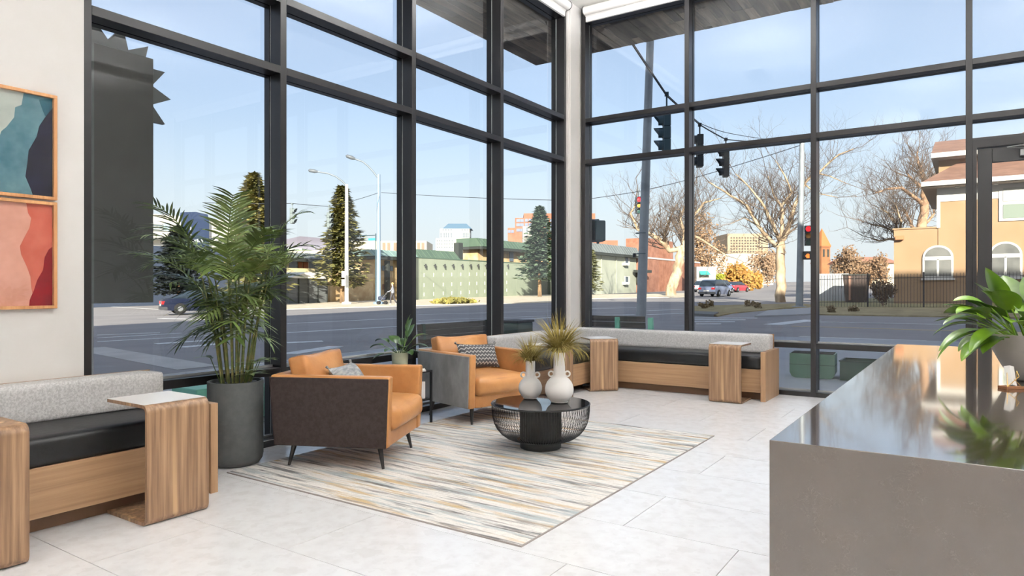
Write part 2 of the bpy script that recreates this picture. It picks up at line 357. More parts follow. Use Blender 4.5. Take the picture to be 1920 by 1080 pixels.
run(b2, 'L', -2.32, -.70, kick=.22); run(b2, 'R', .07, 2.70, depth=.63); endp(b2, 'R', 2.70, 2.755, .675); endp(b2, 'L', -2.375, -2.32, .72)
# ---- C-shaped side tables: bent walnut, open towards the bench
def ctable(label):
    t = thing('side_table', label, 'side table', (0, 0, 0), 0, 'bent walnut side tables')
    W, Hh, T, Dp, r = .355, .645, .018, .42, .045
    def arc(cx, cz, rr, a0, a1, n=7): return [(cx + rr * math.cos(R(a0 + (a1 - a0) * k / n)), cz + rr * math.sin(R(a0 + (a1 - a0) * k / n))) for k in range(n + 1)]
    outer = [(-Dp, Hh)] + arc(-r, Hh - r, r, 90, 0) + arc(-r, r, r, 0, -90) + [(-Dp, 0)]
    inner = [(-Dp, T)] + arc(-r, r, r - T, -90, 0) + arc(-r, Hh - r, r - T, 0, 90) + [(-Dp, Hh - T)]
    m = MB(); n = len(outer); a = [(p[0], -W / 2, p[1]) for p in outer]; b = [(p[0], W / 2, p[1]) for p in outer]
    inn = inner[::-1]; c = [(p[0], -W / 2, p[1]) for p in inn]; d = [(p[0], W / 2, p[1]) for p in inn]
    fs = []
    for i in range(n - 1):
        fs += [(i, n + i, n + i + 1, i + 1), (2 * n + i, 2 * n + i + 1, 3 * n + i + 1, 3 * n + i), (i, i + 1, 2 * n + i + 1, 2 * n + i), (n + i, 3 * n + i, 3 * n + i + 1, n + i + 1)]
    fs += [(0, 2 * n, 3 * n, n), (n - 1, 2 * n - 1, 4 * n - 1, 3 * n - 1)]
    m.add(a + b + c + d, fs).build('bent_shell', WALNUT, t, smooth=35)
    MB().box(-Dp, -r * .7, -W / 2, W / 2, Hh, Hh + .0022).build('top_laminate', LAM, t)
    return t
c0 = ctable('walnut C-shaped side table beside the grey planter'); c0.location = (1.03, -6.45, 0)
c9 = dup(c0, (1.06, -7.36, 0), 0, 'walnut C-shaped side table in front of the banquette under the prints')
for ch_ in list(c9.children):                       # this one shows bare wood on top
    if ch_.name.startswith('top_laminate'): bpy.data.objects.remove(ch_)
dup(c0, (1.0, -2.08, 0), 0, 'walnut C-shaped side table half hidden by the white vases')
dup(c0, (.918, -.963, 0), R(-45.6), 'walnut C-shaped side table turned diagonally into the bench corner')
dup(c0, (2.39, -.975, 0), R(-90), 'walnut C-shaped side table near the end of the corner banquette')
# ---- rug
RUG = M('striped_rug', (232, 227, 221), .95, (220, 215, 209), ns=60, bump=.6, bs=120, spec=.05)
def rugmat(m):
    n = m.node_tree.nodes; l = m.node_tree.links; b = n['Principled BSDF']; src = b.inputs['Base Color'].links[0].from_socket
    tc = n.new('ShaderNodeTexCoord')
    def lay(scl, seed, lo, hi, col, amt, src, warp=3.0, nsx=1.0):
        mp = n.new('ShaderNodeMapping'); mp.inputs['Scale'].default_value = scl; mp.inputs['Location'].default_value = (seed, seed * 1.7, 0)
        l.new(tc.outputs['Object'], mp.inputs[0])
        nz = n.new('ShaderNodeTexNoise'); nz.inputs['Scale'].default_value = nsx; nz.inputs['Detail'].default_value = 5; nz.inputs['Roughness'].default_value = .62
        l.new(mp.outputs[0], nz.inputs['Vector'])
        cr = n.new('ShaderNodeValToRGB'); e = cr.color_ramp.elements; e[0].position = lo; e[0].color = (0, 0, 0, 1); e[1].position = hi; e[1].color = (amt,) * 3 + (1,)
        l.new(nz.outputs[0], cr.inputs[0]); mi = n.new('ShaderNodeMixRGB'); mi.inputs[2].default_value = lin(col)
        l.new(cr.outputs[0], mi.inputs[0]); l.new(src, mi.inputs[1]); return mi.outputs[0]
    src = lay((1.3, 14, 1), 3.1, .49, .59, (170, 178, 180), .9, src)
    src = lay((1.2, 11, 1), 8.7, .54, .63, (196, 166, 120), .9, src)
    src = lay((1.6, 22, 1), 14.2, .54, .63, (138, 130, 125), .85, src)
    src = lay((1.5, 18, 1), 21.9, .56, .64, (92, 90, 90), .9, src)
    src = lay((1.6, 32, 1), 33.3, .58, .66, (240, 236, 230), .9, src)
    src = lay((1.3, 48, 1), 41.0, .60, .68, (128, 122, 120), .7, src)
    l.new(src, b.inputs['Base Color'])
rugmat(RUG)
rg = thing('area_rug', 'cream area rug with streaky grey, blue and gold stripes', 'rug', (1.62, -4.238, 0))
MB().box(-1.2, 1.2, -1.507, 1.507, .0, .008).build('pile', RUG, rg)
MB().box(-1.207, -1.2, -1.514, 1.514, 0, .007).box(1.2, 1.207, -1.514, 1.514, 0, .007).box(-1.2, 1.2, -1.514, -1.507, 0, .007).box(-1.2, 1.2, 1.507, 1.514, 0, .007).build('bound_edge', M('rug_binding', (150, 142, 137), .9), rg)
# ---- armchairs
LEATHER = M('cognac_leather', (190, 136, 84), .36, (170, 116, 68), ns=3, det=5, bump=.12, bs=60, spec=.4)
LEG = M('black_leg', (30, 29, 29), .4)
def armchair(label, loc, rz, fab):
    t = thing('armchair', label, 'armchair', loc, rz, 'cognac leather armchairs')
    w, zb, zt, at = .40, .155, .65, .075
    prof = [(-.455, zt), (-.415, zb), (.405, zb), (.425, zt)]
    for s in (-1, 1):
        y0, y1 = (s * (w - at), s * w)
        MB().prism(prof, min(y0, y1), max(y0, y1), 'y').build('arm', LEATHER, t, bevel=.016, seg=3)
        po = [(-.451, zt - .014), (-.412, zb + .004), (.398, zb + .004), (.416, zt - .014)]
        MB().prism(po, s * w - .001 * s, s * (w + .010), 'y').build('side_panel', fab, t, bevel=.006)
    MB().prism([(-.46, zt), (-.42, zb), (-.34, zb), (-.38, zt)], -w + at, w - at, 'y').build('back', LEATHER, t, bevel=.016, seg=3)
    MB().prism([(-.464, zt - .014), (-.426, zb + .004), (-.414, zb + .004), (-.45, zt - .014)], -w, w, 'y').build('back_panel', fab, t, bevel=.004)
    MB().box(-.33, .395, -w + at, w - at, zb, .27).build('seat_rail', LEATHER, t, bevel=.012, seg=2)
    MB().rbox((.075, 0, .35), (.375, w - at - .006, .085), .05, 14, (.03, 0, .035)).build('seat_cushion', LEATHER, t, smooth=70)
    bc = MB().rbox((0, 0, 0), (.07, w - at - .012, .185), .028, 14, (.05, .0, .0))
    bc.v = [(x + .02 * math.sin(9 * y) * (abs(z) / .2) ** 2, y, z + .012 * (abs(y / .3) ** 3 - .3) * (z > .1) + .004 * math.sin(17 * y) * (z > .1)) for x, y, z in bc.v]
    bo = bc.build('back_cushion', LEATHER, t, loc=(-.26, 0, .585), rot=(0, R(-13), 0), smooth=70)
    pip = [(.0, y, .186 + .012 * (abs(y / .3) ** 3 - .3)) for y in [(-.29 + .58 * k / 12) for k in range(13)]]
    MB().tube(pip, .004, 5).build('piping', LEATHER, bo)
    for sx in (-1, 1):
        for s in (-1, 1):
            fx_, fy_ = sx * .35, s * .325; wx = loc[0] + math.cos(rz) * fx_ - math.sin(rz) * fy_; wy = loc[1] + math.sin(rz) * fx_ + math.cos(rz) * fy_
            on_rug = .42 < wx < 2.82 and -5.745 < wy < -2.73
            MB().tube([(sx * .315, s * .30, zb + .01), (fx_, fy_, 0 if on_rug else -.0088)], [.022, .010], 8).build('leg', LEG, t, smooth=40)
    return t
BRF = M('brown_felt', (64, 55, 53), .9, (55, 47, 46), ns=40, bump=.3, bs=200, spec=.1)
GRV = M('grey_velvet', (150, 148, 147), .75, (128, 126, 126), ns=6, det=5, sc=(1, 1, .5), spec=.2)
ch1 = armchair('cognac leather armchair with brown felt sides next to the tall planter', (.80, -4.955, .009), R(25), BRF)
ch2 = armchair('cognac leather armchair with grey velvet sides by the corner banquette', (.585, -3.12, .009), R(-16), GRV)
# ---- throw pillows
def pillow(name, label, loc, rot, w, h, th, mat):
    t = thing(name, label, 'pillow', loc, 0); t.rotation_euler = rot
    m = MB(); N = 14; vs = []; fs = []
    for sd in (1, -1):
        b = len(vs)
        for i in range(N + 1):
            for j in range(N + 1):
                u, v = 2 * i / N - 1, 2 * j / N - 1
                k_ = max(0, (1 - u ** 4) * (1 - v ** 4)) ** .5
                vs.append((sd * th * k_, u * w * (1 - .06 * (1 - v * v)), v * h * (1 - .08 * (1 - u * u))))
        for i in range(N):
            for j in range(N):
                q = (b + i * (N + 1) + j, b + (i + 1) * (N + 1) + j, b + (i + 1) * (N + 1) + j + 1, b + i * (N + 1) + j + 1)
                fs.append(q if sd > 0 else q[::-1])
    m.add(vs, fs).build('cover', mat, t, smooth=80)
    e = [(0, u * w * (1 - .06 * (1 - v * v)), v * h * (1 - .08 * (1 - u * u))) for (u, v) in [(-1 + 2 * k / 10, 1) for k in range(11)] + [(1, 1 - 2 * k / 10) for k in range(1, 11)]]
    MB().tube(e, .004, 5).build('seam', mat, t)
    for u in (-1, 1): MB().tube([(0, u * w, h), (0, u * (w + .012), h + .02)], [.008, .012], 6).build('tassel', mat, t)
    return t
def chevron(name, ca, cb, sc=24.0):
    m = M(name, ca, .9, spec=.1); n = m.node_tree.nodes; l = m.node_tree.links; b = n['Principled BSDF']
    tc = n.new('ShaderNodeTexCoord'); sp = n.new('ShaderNodeSeparateXYZ'); l.new(tc.outputs['Object'], sp.inputs[0])
    def mt(op, a, bb=None):
        x = n.new('ShaderNodeMath'); x.operation = op
        for i, q in enumerate((a, bb)):
            if q is None: continue
            if isinstance(q, (int, float)): x.inputs[i].default_value = q
            else: l.new(q, x.inputs[i])
        return x.outputs[0]
    zig = mt('PINGPONG', mt('MULTIPLY', sp.outputs[1], sc), .5)
    ph = mt('FRACT', mt('ADD', mt('MULTIPLY', sp.outputs[2], sc * 1.1), zig))
    st = mt('GREATER_THAN', ph, .72)
    mi = n.new('ShaderNodeMixRGB'); mi.inputs[1].default_value = lin(ca); mi.inputs[2].default_value = lin(cb); l.new(st, mi.inputs[0]); l.new(mi.outputs[0], b.inputs['Base Color'])
    return m
def on_chair(ch, p):
    c, s = math.cos(ch.rotation_euler.z), math.sin(ch.rotation_euler.z)
    return (ch.location.x + c * p[0] - s * p[1], ch.location.y + s * p[0] + c * p[1], p[2] + .009)
pillow('throw_pillow', 'pale grey streaked pillow lying in the armchair with brown sides', on_chair(ch1, (-.04, .05, .548)), (R(0), R(-35), R(25)), .21, .15, .07,
       M('streaked_linen', (168, 168, 166), .95, (112, 116, 120), ns=9, sc=(1, 1.2, 4), det=6))
pillow('throw_pillow', 'charcoal chevron lumbar pillow leaning in the grey armchair', on_chair(ch2, (-.02, .03, .585)), (R(-3), R(-24), R(-16)), .235, .125, .07, chevron('chevron_weave', (78, 78, 80), (170, 168, 164)))
# ---- coffee table
TX, TY = 1.82, -3.93
ct = thing('coffee_table', 'round black wire coffee table with glass top on the rug', 'coffee table', (TX, TY, .008))
BMET = M('black_metal', (30, 30, 31), .42, spec=.4)
MB().lathe([(.0, 0), (.158, 0), (.163, .004), (.163, .062), (.0, .062)], 48).build('plinth', BMET, ct, smooth=40)
dp = []
for k in range(88):
    a = 2 * math.pi * k / 88; dp.append((.150 + .006 * (1 if k % 2 else 0), a))
dm_ = MB(); prof = [(1.0, .06), (1.06, .08), (1.06, .345)]
vs = [(r * s * math.cos(a), r * s * math.sin(a), z) for s, z in prof for r, a in dp]
dm_.add(vs, [(i * 88 + k, i * 88 + (k + 1) % 88, (i + 1) * 88 + (k + 1) % 88, (i + 1) * 88 + k) for i in range(2) for k in range(88)]).build('fluted_drum', BMET, ct)
MB().lathe([(.170, .058), (.185, .060), (.185, .066), (.170, .068)], 48).build('base_ring', M('ring_metal', (70, 70, 72), .25, metal=.8), ct, smooth=40)
def bowl(t):
    return (.388 - .218 * (1 - math.sin(t * math.pi / 2)) ** 1.35, .06 + .288 * (1 - math.cos(t * math.pi / 2)) ** .92)
wm = MB()
for k in range(96):
    a = 2 * math.pi * k / 96
    for tw in (0.10, -0.10):
        pts = [(bowl(t)[0] * math.cos(a + tw * t), bowl(t)[0] * math.sin(a + tw * t), bowl(t)[1]) for t in [j / 8 for j in range(9)]]
        wm.tube(pts, .0014, 3, cap=False)
wc = wm.build('wire_cage', BMET, ct)
MB().tube([(.388 * math.cos(R(6 * k)), .388 * math.sin(R(6 * k)), .350) for k in range(61)], .006, 6, cap=False).build('rim', BMET, ct, smooth=60)
MB().lathe([(.0, .345), (.382, .345), (.384, .353), (.384, .357), (.0, .357)], 64).build('glass_top', M('black_glass', (24, 24, 26), .04, spec=.7), ct, smooth=40)
# ---- vases and dry grass
CER = M('white_ceramic', (242, 239, 235), .55, spec=.3)
GRA = M('dried_grass', (120, 108, 56), .8, (186, 168, 104), ns=7, sc=(1, 1, 3), det=3, lo=.3, hi=.7, c3=(150, 134, 74), spec=.2)
def vase(label, loc, rb, hh, rn, seed, glabel, nb, spread, gl):
    t = thing('vase', label, 'vase', loc, TH)
    pr = [(0, .0), (rb * .42, .0), (rb * .62, .008)]
    zc = rb * .93
    for a in range(-58, 62, 8): pr.append((rb * math.cos(R(a)), zc + rb * math.sin(R(a))))
    zn = zc + rb * math.sin(R(62)); pr += [(rn * 1.05, zn + .008), (rn, zn + .02), (rn, hh), (rn - .006, hh), (rn - .007, hh - .1), (0, hh - .1)]
    MB().lathe(pr, 40).build('body', CER, t, smooth=50)
    for s in (-1, 1):
        cx, cz = s * (rn + .018), zn + .022
        MB().tube([(cx + .020 * math.cos(R(18 * k)), 0, cz + .020 * math.sin(R(18 * k))) for k in range(21)], .0068, 8, cap=False).build('ring_handle', CER, t, smooth=60)
    random.seed(seed); g = MB()
    for i in range(nb):
        a = random.uniform(0, 2 * math.pi); q = random.random() ** .42; lean = spread * q * random.uniform(.7, 1.1); L = gl * random.uniform(.75, 1.08) * (1 - .18 * q)
        r0 = rn * .6 * random.random(); x, y = r0 * math.cos(a), r0 * math.sin(a); bw = random.uniform(.0022, .0052); pts = []
        dr_ = random.uniform(.0, .5) * (q > .8); ang = lean * .35; z = hh - .03; rr = 0
        for j in range(6):
            pts.append((x + rr * math.cos(a), y + rr * math.sin(a), z)); ang += lean * .22 + dr_ * j * .16
            rr += math.sin(ang) * L / 5; z += math.cos(ang) * L / 5
        tx, ty = -math.sin(a + random.uniform(-.9, .9)), math.cos(a); vs = []
        for j, p in enumerate(pts):
            w_ = bw * (1 - (j / 5) ** 2.2) + .0004
            vs += [(p[0] - tx * w_, p[1] - ty * w_, p[2]), (p[0] + tx * w_, p[1] + ty * w_, p[2])]
        g.add(vs, [(2 * j, 2 * j + 1, 2 * j + 3, 2 * j + 2) for j in range(5)])
    gt = thing('dried_grass', glabel, 'dried grass', loc)
    g.build('blades', GRA, gt)['kind'] = 'stuff'
vase('white ceramic vase with ring handles, the shorter of the pair', (1.66, -3.83, .365), .096, .315, .038, 5, 'olive dried grass standing in the shorter white vase', 330, 1.5, .26)
vase('white ceramic vase with ring handles, the taller of the pair', (1.95, -3.86, .365), .113, .408, .046, 6, 'olive dried grass standing in the taller white vase', 520, 1.7, .36)
# ---- framed prints
FRW = wood('frame_oak', (170, 118, 74), (206, 156, 108), (190, 138, 92), 'z')
def picture(label, z0, z1, bgc, shapes):
    y1, y0 = -6.654, -7.32
    t = thing('framed_print', label, 'picture', (.031, (y0 + y1) / 2, z0)); hy = (y1 - y0) / 2; hh = z1 - z0; fwid = .019
    MB().box(0, .034, -hy, hy, 0, fwid).box(0, .034, -hy, hy, hh - fwid, hh).box(0, .034, -hy, -hy + fwid, fwid, hh - fwid).box(0, .034, hy - fwid, hy, fwid, hh - fwid).build('frame', FRW, t, bevel=.0015, seg=1)
    W_ = 2 * (hy - fwid); H_ = hh - 2 * fwid
    art = MB().box(.004, .010, -hy + fwid, hy - fwid, fwid, hh - fwid).build('print', bgc, t)
    for k, (nm, mat, pts) in enumerate(shapes):
        MB().prism([(hy - fwid - W_ * (1 - u), fwid + H_ * v) for u, v in pts], .010, .0112 + .0006 * k, 'x').build(nm, mat, art)
    MB().box(.022, .0245, -hy + fwid, hy - fwid, fwid, hh - fwid).build('glazing', GLASS, t)
def wash(n, a, b): return M(n, a, .9, b, ns=7, det=6, lo=.3, hi=.7, spec=.05)
def f(px, py, top, bot): # the visible right part of the prints, u measured back from the right edge
    return (1 - (101 - px) / 101 * .40, (bot - py) / (bot - top))
def F1(L): return [f(150 / 4.5 * 0 + x / 4.5, 150 + y / 4.5, 184 if True else 0, 371) for x, y in L]
def clip(P): return [(max(0, min(1, u)), max(0, min(1, v))) for u, v in P]
def UV(L, w, t0, t1, b0, b1): return clip([(1 - .436 * (w - x) / w, (b0 + (b1 - b0) * x / w - y) / ((b0 + (b1 - b0) * x / w) - (t0 + (t1 - t0) * x / w))) for x, y in L])
A1 = (445, 75, 158, 958, 992); A2 = (472, 45, 86, 960, 962)
picture('framed abstract print in teal, ivory and ink blue', 1.80, 2.432, wash('print_teal', (66, 108, 124), (112, 146, 156)), [
    ('ivory_wash', wash('print_ivory', (206, 206, 198), (186, 190, 184)), UV([(-600, -40), (200, 110), (182, 214), (130, 235), (122, 320), (60, 404), (20, 440), (0, 500), (-90, 640), (-600, 900)], *A1)),
    ('deep_teal_wash', wash('print_deep', (24, 84, 104), (44, 98, 116)), UV([(330, 165), (446, 160), (440, 240), (385, 306), (360, 250)], *A1)),
    ('ink_wash', wash('print_ink', (24, 22, 34), (36, 36, 56)), UV([(446, 238), (385, 312), (332, 390), (310, 480), (242, 600), (232, 700), (215, 820), (262, 930), (278, 985), (446, 992)], *A1))])
picture('framed abstract print in pink, rust and crimson', 1.146, 1.787, wash('print_pink', (226, 164, 146), (208, 146, 128)), [
    ('rust_wash', wash('print_rust', (186, 84, 66), (204, 108, 90)), UV([(236, 60), (252, 150), (280, 196), (264, 280), (215, 370), (180, 440), (190, 510), (242, 620), (274, 710), (280, 790), (290, 850), (473, 850), (473, 80)], *A2)),
    ('crimson_wash', wash('print_crimson', (120, 8, 22), (140, 18, 28)), UV([(473, 448), (440, 468), (400, 540), (386, 650), (332, 738), (302, 830), (266, 910), (262, 962), (473, 962)], *A2))])
# ---- reception counter
QUARTZ = M('taupe_quartz', (78, 66, 56), .1, (70, 59, 50), ns=5, det=8, lo=.3, hi=.7, spec=.5, coat=1.0, cior=1.75)
def veins(m):
    n = m.node_tree.nodes; l = m.node_tree.links; b = n['Principled BSDF']; src = b.inputs['Base Color'].links[0].from_socket
    tc = n.new('ShaderNodeTexCoord')
    for sc_, lo, hi, col, amt in ((60, .016, .0, (150, 132, 116), .10), (90, .03, .0, (56, 46, 40), .25)):
        nz = n.new('ShaderNodeTexNoise'); nz.inputs['Scale'].default_value = sc_; nz.inputs['Detail'].default_value = 4; l.new(tc.outputs['Object'], nz.inputs['Vector'])
        a = n.new('ShaderNodeMath'); a.operation = 'SUBTRACT'; a.inputs[1].default_value = .5; l.new(nz.outputs[0], a.inputs[0])
        c = n.new('ShaderNodeMath'); c.operation = 'ABSOLUTE'; l.new(a.outputs[0], c.inputs[0])
        n2 = n.new('ShaderNodeTexNoise'); n2.inputs['Scale'].default_value = 16; n2.inputs['Detail'].default_value = 3; l.new(tc.outputs['Object'], n2.inputs['Vector'])
        mr = n.new('ShaderNodeMapRange'); mr.inputs[1].default_value = 0; mr.inputs[2].default_value = lo; mr.inputs[3].default_value = amt; mr.inputs[4].default_value = 0; l.new(c.outputs[0], mr.inputs[0])
        m2 = n.new('ShaderNodeMapRange'); m2.inputs[1].default_value = .5; m2.inputs[2].default_value = .62; l.new(n2.outputs[0], m2.inputs[0])
        mu = n.new('ShaderNodeMath'); mu.operation = 'MULTIPLY'; l.new(mr.outputs[0], mu.inputs[0]); l.new(m2.outputs[0], mu.inputs[1])
        mi = n.new('ShaderNodeMixRGB'); mi.inputs[2].default_value = lin(col); l.new(mu.outputs[0], mi.inputs[0]); l.new(src, mi.inputs[1]); src = mi.outputs[0]
    l.new(src, b.inputs['Base Color'])
veins(QUARTZ)
CZ = .914
rc = thing('reception_counter', 'taupe quartz reception counter with polished top', 'counter', (4.262, -6.889, 0))
MB().prism([(0, 0), (.04, 0), (.04, CZ - .04), (3.26, CZ - .04), (3.26, 0), (3.3, 0), (3.3, CZ), (0, CZ)], 0, 1.35, 'x').build('waterfall_countertop', QUARTZ, rc, bevel=.002)
MB().box(.04, 1.25, .05, 3.25, 0, CZ - .04).build('body', OAK_Y, rc)
# card holder
p = at_z(1896, 729, CZ)
kh = thing('card_holder', 'small wooden card holder with white cards on the counter', 'card holder', (p.x, p.y, CZ), TH + R(8))
MB().box(-.036, .036, -.02, .02, 0, .010).build('base', M('card_wood', (140, 92, 58), .5), kh, bevel=.001, seg=1)
MB().tube([(-.026, -.012, .01), (-.002, .016, .062), (.026, -.012, .01)], .0012, 5).tube([(-.028, -.014, .01), (.016, -.016, .045), (.022, .0, .062), (.030, .012, .01)], .0012, 5).build('brass_wire', M('brass', (214, 170, 96), .3, metal=.9), kh)
cb = MB()
MB().box(-.006, .022, -.016, .004, 0, .070).build('cards', M('white_card', (240, 238, 234), .7), kh, loc=(-.006, .004, .0105), rot=(R(-14), R(12), R(20)))
# ================================================================ plants
def leafmat(name, a, b, gloss=.4): return M(name, a, gloss, b, ns=5, det=3, lo=.35, hi=.65, rand=.18, spec=.45)
PALM = leafmat('palm_green', (72, 92, 44), (112, 128, 66))
STEM = M('palm_stem', (84, 98, 52), .5, (128, 122, 74), ns=3, sc=(1, 1, 6), det=2)
def leaflet(mb, p, d, up, L, W, droop, n=4):
    d = d.normalized(); s = d.cross(up).normalized(); vs = []; q = Vector(p); dd = d.copy()
    for j in range(n + 1):
        u = j / n; w_ = W * (math.sin(math.pi * min(1, .12 + .88 * u) ** .8) * .98 + .02) if j < n else .0003
        vs += [q - s * w_, q + s * w_]
        dd = (dd + Vector((0, 0, -droop / n))).normalized(); q = q + dd * (L / n)
    mb.add(vs, [(2 * j, 2 * j + 1, 2 * j + 3, 2 * j + 2) for j in range(n)])
pl = thing('potted_palm', 'tall bamboo palm with arching fronds in a charcoal planter', 'potted plant', (.225, -5.555, 0))
PLM = M('charcoal_planter', (82, 84, 84), .75, (88, 90, 90), ns=20, spec=.2)
MB().lathe([(0, 0), (.14, 0), (.165, .01), (.183, .035), (.19, .07), (.192, .6), (.172, .6), (.170, .54), (0, .54)], 48).build('planter', PLM, pl, smooth=50)
MB().lathe([(0, .50), (.169, .50), (.169, .548), (0, .552)], 32).build('soil', M('potting_soil', (46, 38, 32), .95, (30, 26, 22), ns=40, bump=.8), pl)
random.seed(11)
pb = None
for k in range(26):
    a = random.uniform(0, 6.28); r = .15 * math.sqrt(random.uniform(.15, 1)); s = random.uniform(.7, 1.25)
    if pb is None:
        pb = MB().rbox((0, 0, 0), (.026, .019, .013), .012, 6).build('pebble', M('black_pebble', (52, 52, 54), .35, (80, 80, 82), ns=9, rand=.3), pl, smooth=70); o = pb
    else: o = share(pb, 'pebble', pl)
    o.location = (r * math.cos(a), r * math.sin(a), .56 + .012 * random.random()); o.rotation_euler = (random.uniform(-.4, .4), random.uniform(-.4, .4), a * 3); o.scale = (s, s, s)
def frond(root, base, az, elev, L, npair, lw=.0088, ll=.215):
    L *= 1 - .34 * max(0, math.cos(az - TH))
    m = MB(); pts = []; p = Vector(base); d = Vector((math.cos(az) * math.cos(elev), math.sin(az) * math.cos(elev), math.sin(elev)))
    n = 12
    for j in range(n + 1):
        pts.append(p.copy()); d = (d + Vector((0, 0, -.075 - .05 * j / n))).normalized(); p = p + d * (L / n)
    m.tube(pts, [.0045 * (1 - .8 * j / n) + .0008 for j in range(n + 1)], 5)
    for k in range(npair):
        u = .22 + .78 * (k + .5) / npair; x = u * n; i = min(int(x), n - 1); q = pts[i].lerp(pts[i + 1], x - i); tg = (pts[i + 1] - pts[i]).normalized()
        sd = tg.cross(Vector((0, 0, 1))); sd = sd.normalized() if sd.length > .05 else Vector((1, 0, 0)); upn = sd.cross(tg)
        for s in (-1, 1):
            f_ = .55 + .5 * u; dr = (sd * s + tg * f_ + upn * random.uniform(.05, .3)).normalized()
            leaflet(m, q, dr, upn, ll * (1 - .45 * abs(u - .5)) * random.uniform(.85, 1.1), lw, random.uniform(.15, .6))
    m.build('frond', PALM, root, smooth=60)
random.seed(21)
for k in range(19):
    a = k * 2.4; r = .02 + .085 * math.sqrt(k / 19); x, y = r * math.cos(a), r * math.sin(a); top = random.uniform(.6, .96) if k % 3 else random.uniform(.95, 1.06); ln = random.uniform(.02, .15)
    pts = [(x, y, .53), (x * 1.3 + ln * .3 * math.cos(a), y * 1.3 + ln * .3 * math.sin(a), .53 + top * .5), (x * 1.6 + ln * math.cos(a), y * 1.6 + ln * math.sin(a), .53 + top)]
    MB().tube(pts, [.0075, .007, .005], 7).build('stem', STEM, pl, smooth=60)
    e = Vector(pts[-1])
    frond(pl, e, a + random.uniform(-.5, .5), R(random.uniform(46, 72)), random.uniform(.42, .6), random.randint(11, 15))
    frond(pl, e - Vector((0, 0, .09)), a + random.uniform(1.4, 2.6), R(random.uniform(25, 58)), random.uniform(.36, .52), random.randint(9, 13))
    if k % 2: frond(pl, e - Vector((0, 0, .2)), a + random.uniform(3.0, 4.6), R(random.uniform(5, 50)), random.uniform(.34, .5), random.randint(9, 13))
    frond(pl, Vector(pts[1]) + Vector((0, 0, .1)), a + random.uniform(-2.4, -1.2), R(random.uniform(10, 50)), random.uniform(.26, .4), random.randint(7, 10))
frond(pl, (.0, .0, 1.36), 2.6, R(84), .56, 13, ll=.19)
frond(pl, (-.02, -.05, 1.4), TH + 3.05, R(50), .64, 14, ll=.21); frond(pl, (.0, .0, 1.40), TH - .1, R(36), .52, 13, ll=.2); frond(pl, (-.02, .0, 1.26), TH + .1, R(24), .46, 12, ll=.19); frond(pl, (-.04, -.03, 1.36), TH + 3.3, R(38), .6, 14, ll=.2)
for k in range(7):
    a = random.uniform(0, 6.28); m = MB(); b = Vector((.09 * math.cos(a), .09 * math.sin(a), .55)); h = random.uniform(.1, .26)
    t_ = b + Vector((.08 * math.cos(a), .08 * math.sin(a), h)); m.tube([b, t_], .003, 5)
    for j in range(4): leaflet(m, t_, Vector((math.cos(a + j - 1.5), math.sin(a + j - 1.5), .35)), Vector((0, 0, 1)), .15, .018, .5)
    m.build('shoot', PALM, pl, smooth=60)
def bigleaf(root, mat, base, az, elev, pet, L, W, droop, name='leaf', fold=.25, heart=0, twist=0):
    m = MB(); p = Vector(base); d = Vector((math.cos(az) * math.cos(elev), math.sin(az) * math.cos(elev), math.sin(elev))); pts = [p.copy()]
    for j in range(6):
        d = (d + Vector((0, 0, -.05))).normalized(); p = p + d * (pet / 6); pts.append(p.copy())
    m.tube(pts, [.004, .0036, .0034, .0032, .003, .0028, .0026], 6)
    n = 10; vs = []; tw0 = twist
    s0 = d.cross(Vector((0, 0, 1))).normalized()
    for j in range(n + 1):
        u = j / n
        w_ = W * (math.sin(math.pi * u ** (.62 if heart else .8)) ** .8 if 0 < u < 1 else .0) + .0006
        if heart and u < .15: w_ = W * (.55 + 2.4 * u)
        upn = s0.cross(d); s = (s0 * math.cos(tw0) + upn * math.sin(tw0)); un = s.cross(d)
        for c in (-1, -.5, 0, .5, 1):
            vs.append(p + s * (w_ * c) + un * (fold * w_ * abs(c)) - d * (heart * .35 * W * abs(c) * (u < .15)))
        d = (d + Vector((0, 0, -droop / n))).normalized(); p = p + d * (L / n)
    m.add(vs, [(j * 5 + c, j * 5 + c + 1, (j + 1) * 5 + c + 1, (j + 1) * 5 + c) for j in range(n) for c in range(4)])
    return m.build(name, mat, root, smooth=70)
# ---- side table between the armchairs, with plant, magazines and sign holder
SX, SY, SZ = .275, -3.80, .50
st = thing('end_table', 'small dark two-tier end table between the armchairs', 'end table', (SX, SY, 0))
MB().box(-.17, .17, -.17, .17, SZ - .018, SZ).build('tabletop', BMET, st, bevel=.003); MB().box(-.16, .16, -.16, .16, .22, .235).build('shelf', BMET, st)
for sx in (-1, 1):
    for sy in (-1, 1): MB().box(sx * .16 - .009, sx * .16 + .009, sy * .16 - .009, sy * .16 + .009, 0, SZ - .018).build('leg', BMET, st)
for k in range(3):
    mg = thing('magazine', ['pale magazine lying lowest on the end table', 'white magazine in the middle of the end table stack', 'white magazine topmost on the end table'][k], 'magazine', (SX + .098, SY - .055, SZ + .0002 + .0075 * k), R(-6 + 8 * k), 'magazines on the end table')
    MB().box(-.085, .085, -.115, .115, 0, .0072).build('cover', M('magazine_%d' % k, [(190, 188, 186), (236, 232, 228), (222, 214, 208)][k], .4), mg)
    MB().box(-.0845, .0852, -.1145, .1152, .0012, .006).build('pages', M('magazine_pages', (244, 242, 238), .8), mg)
mb_ = thing('magazine_box', 'white box standing on the shelf of the end table', 'box', (SX + .07, SY, .2352), 0)
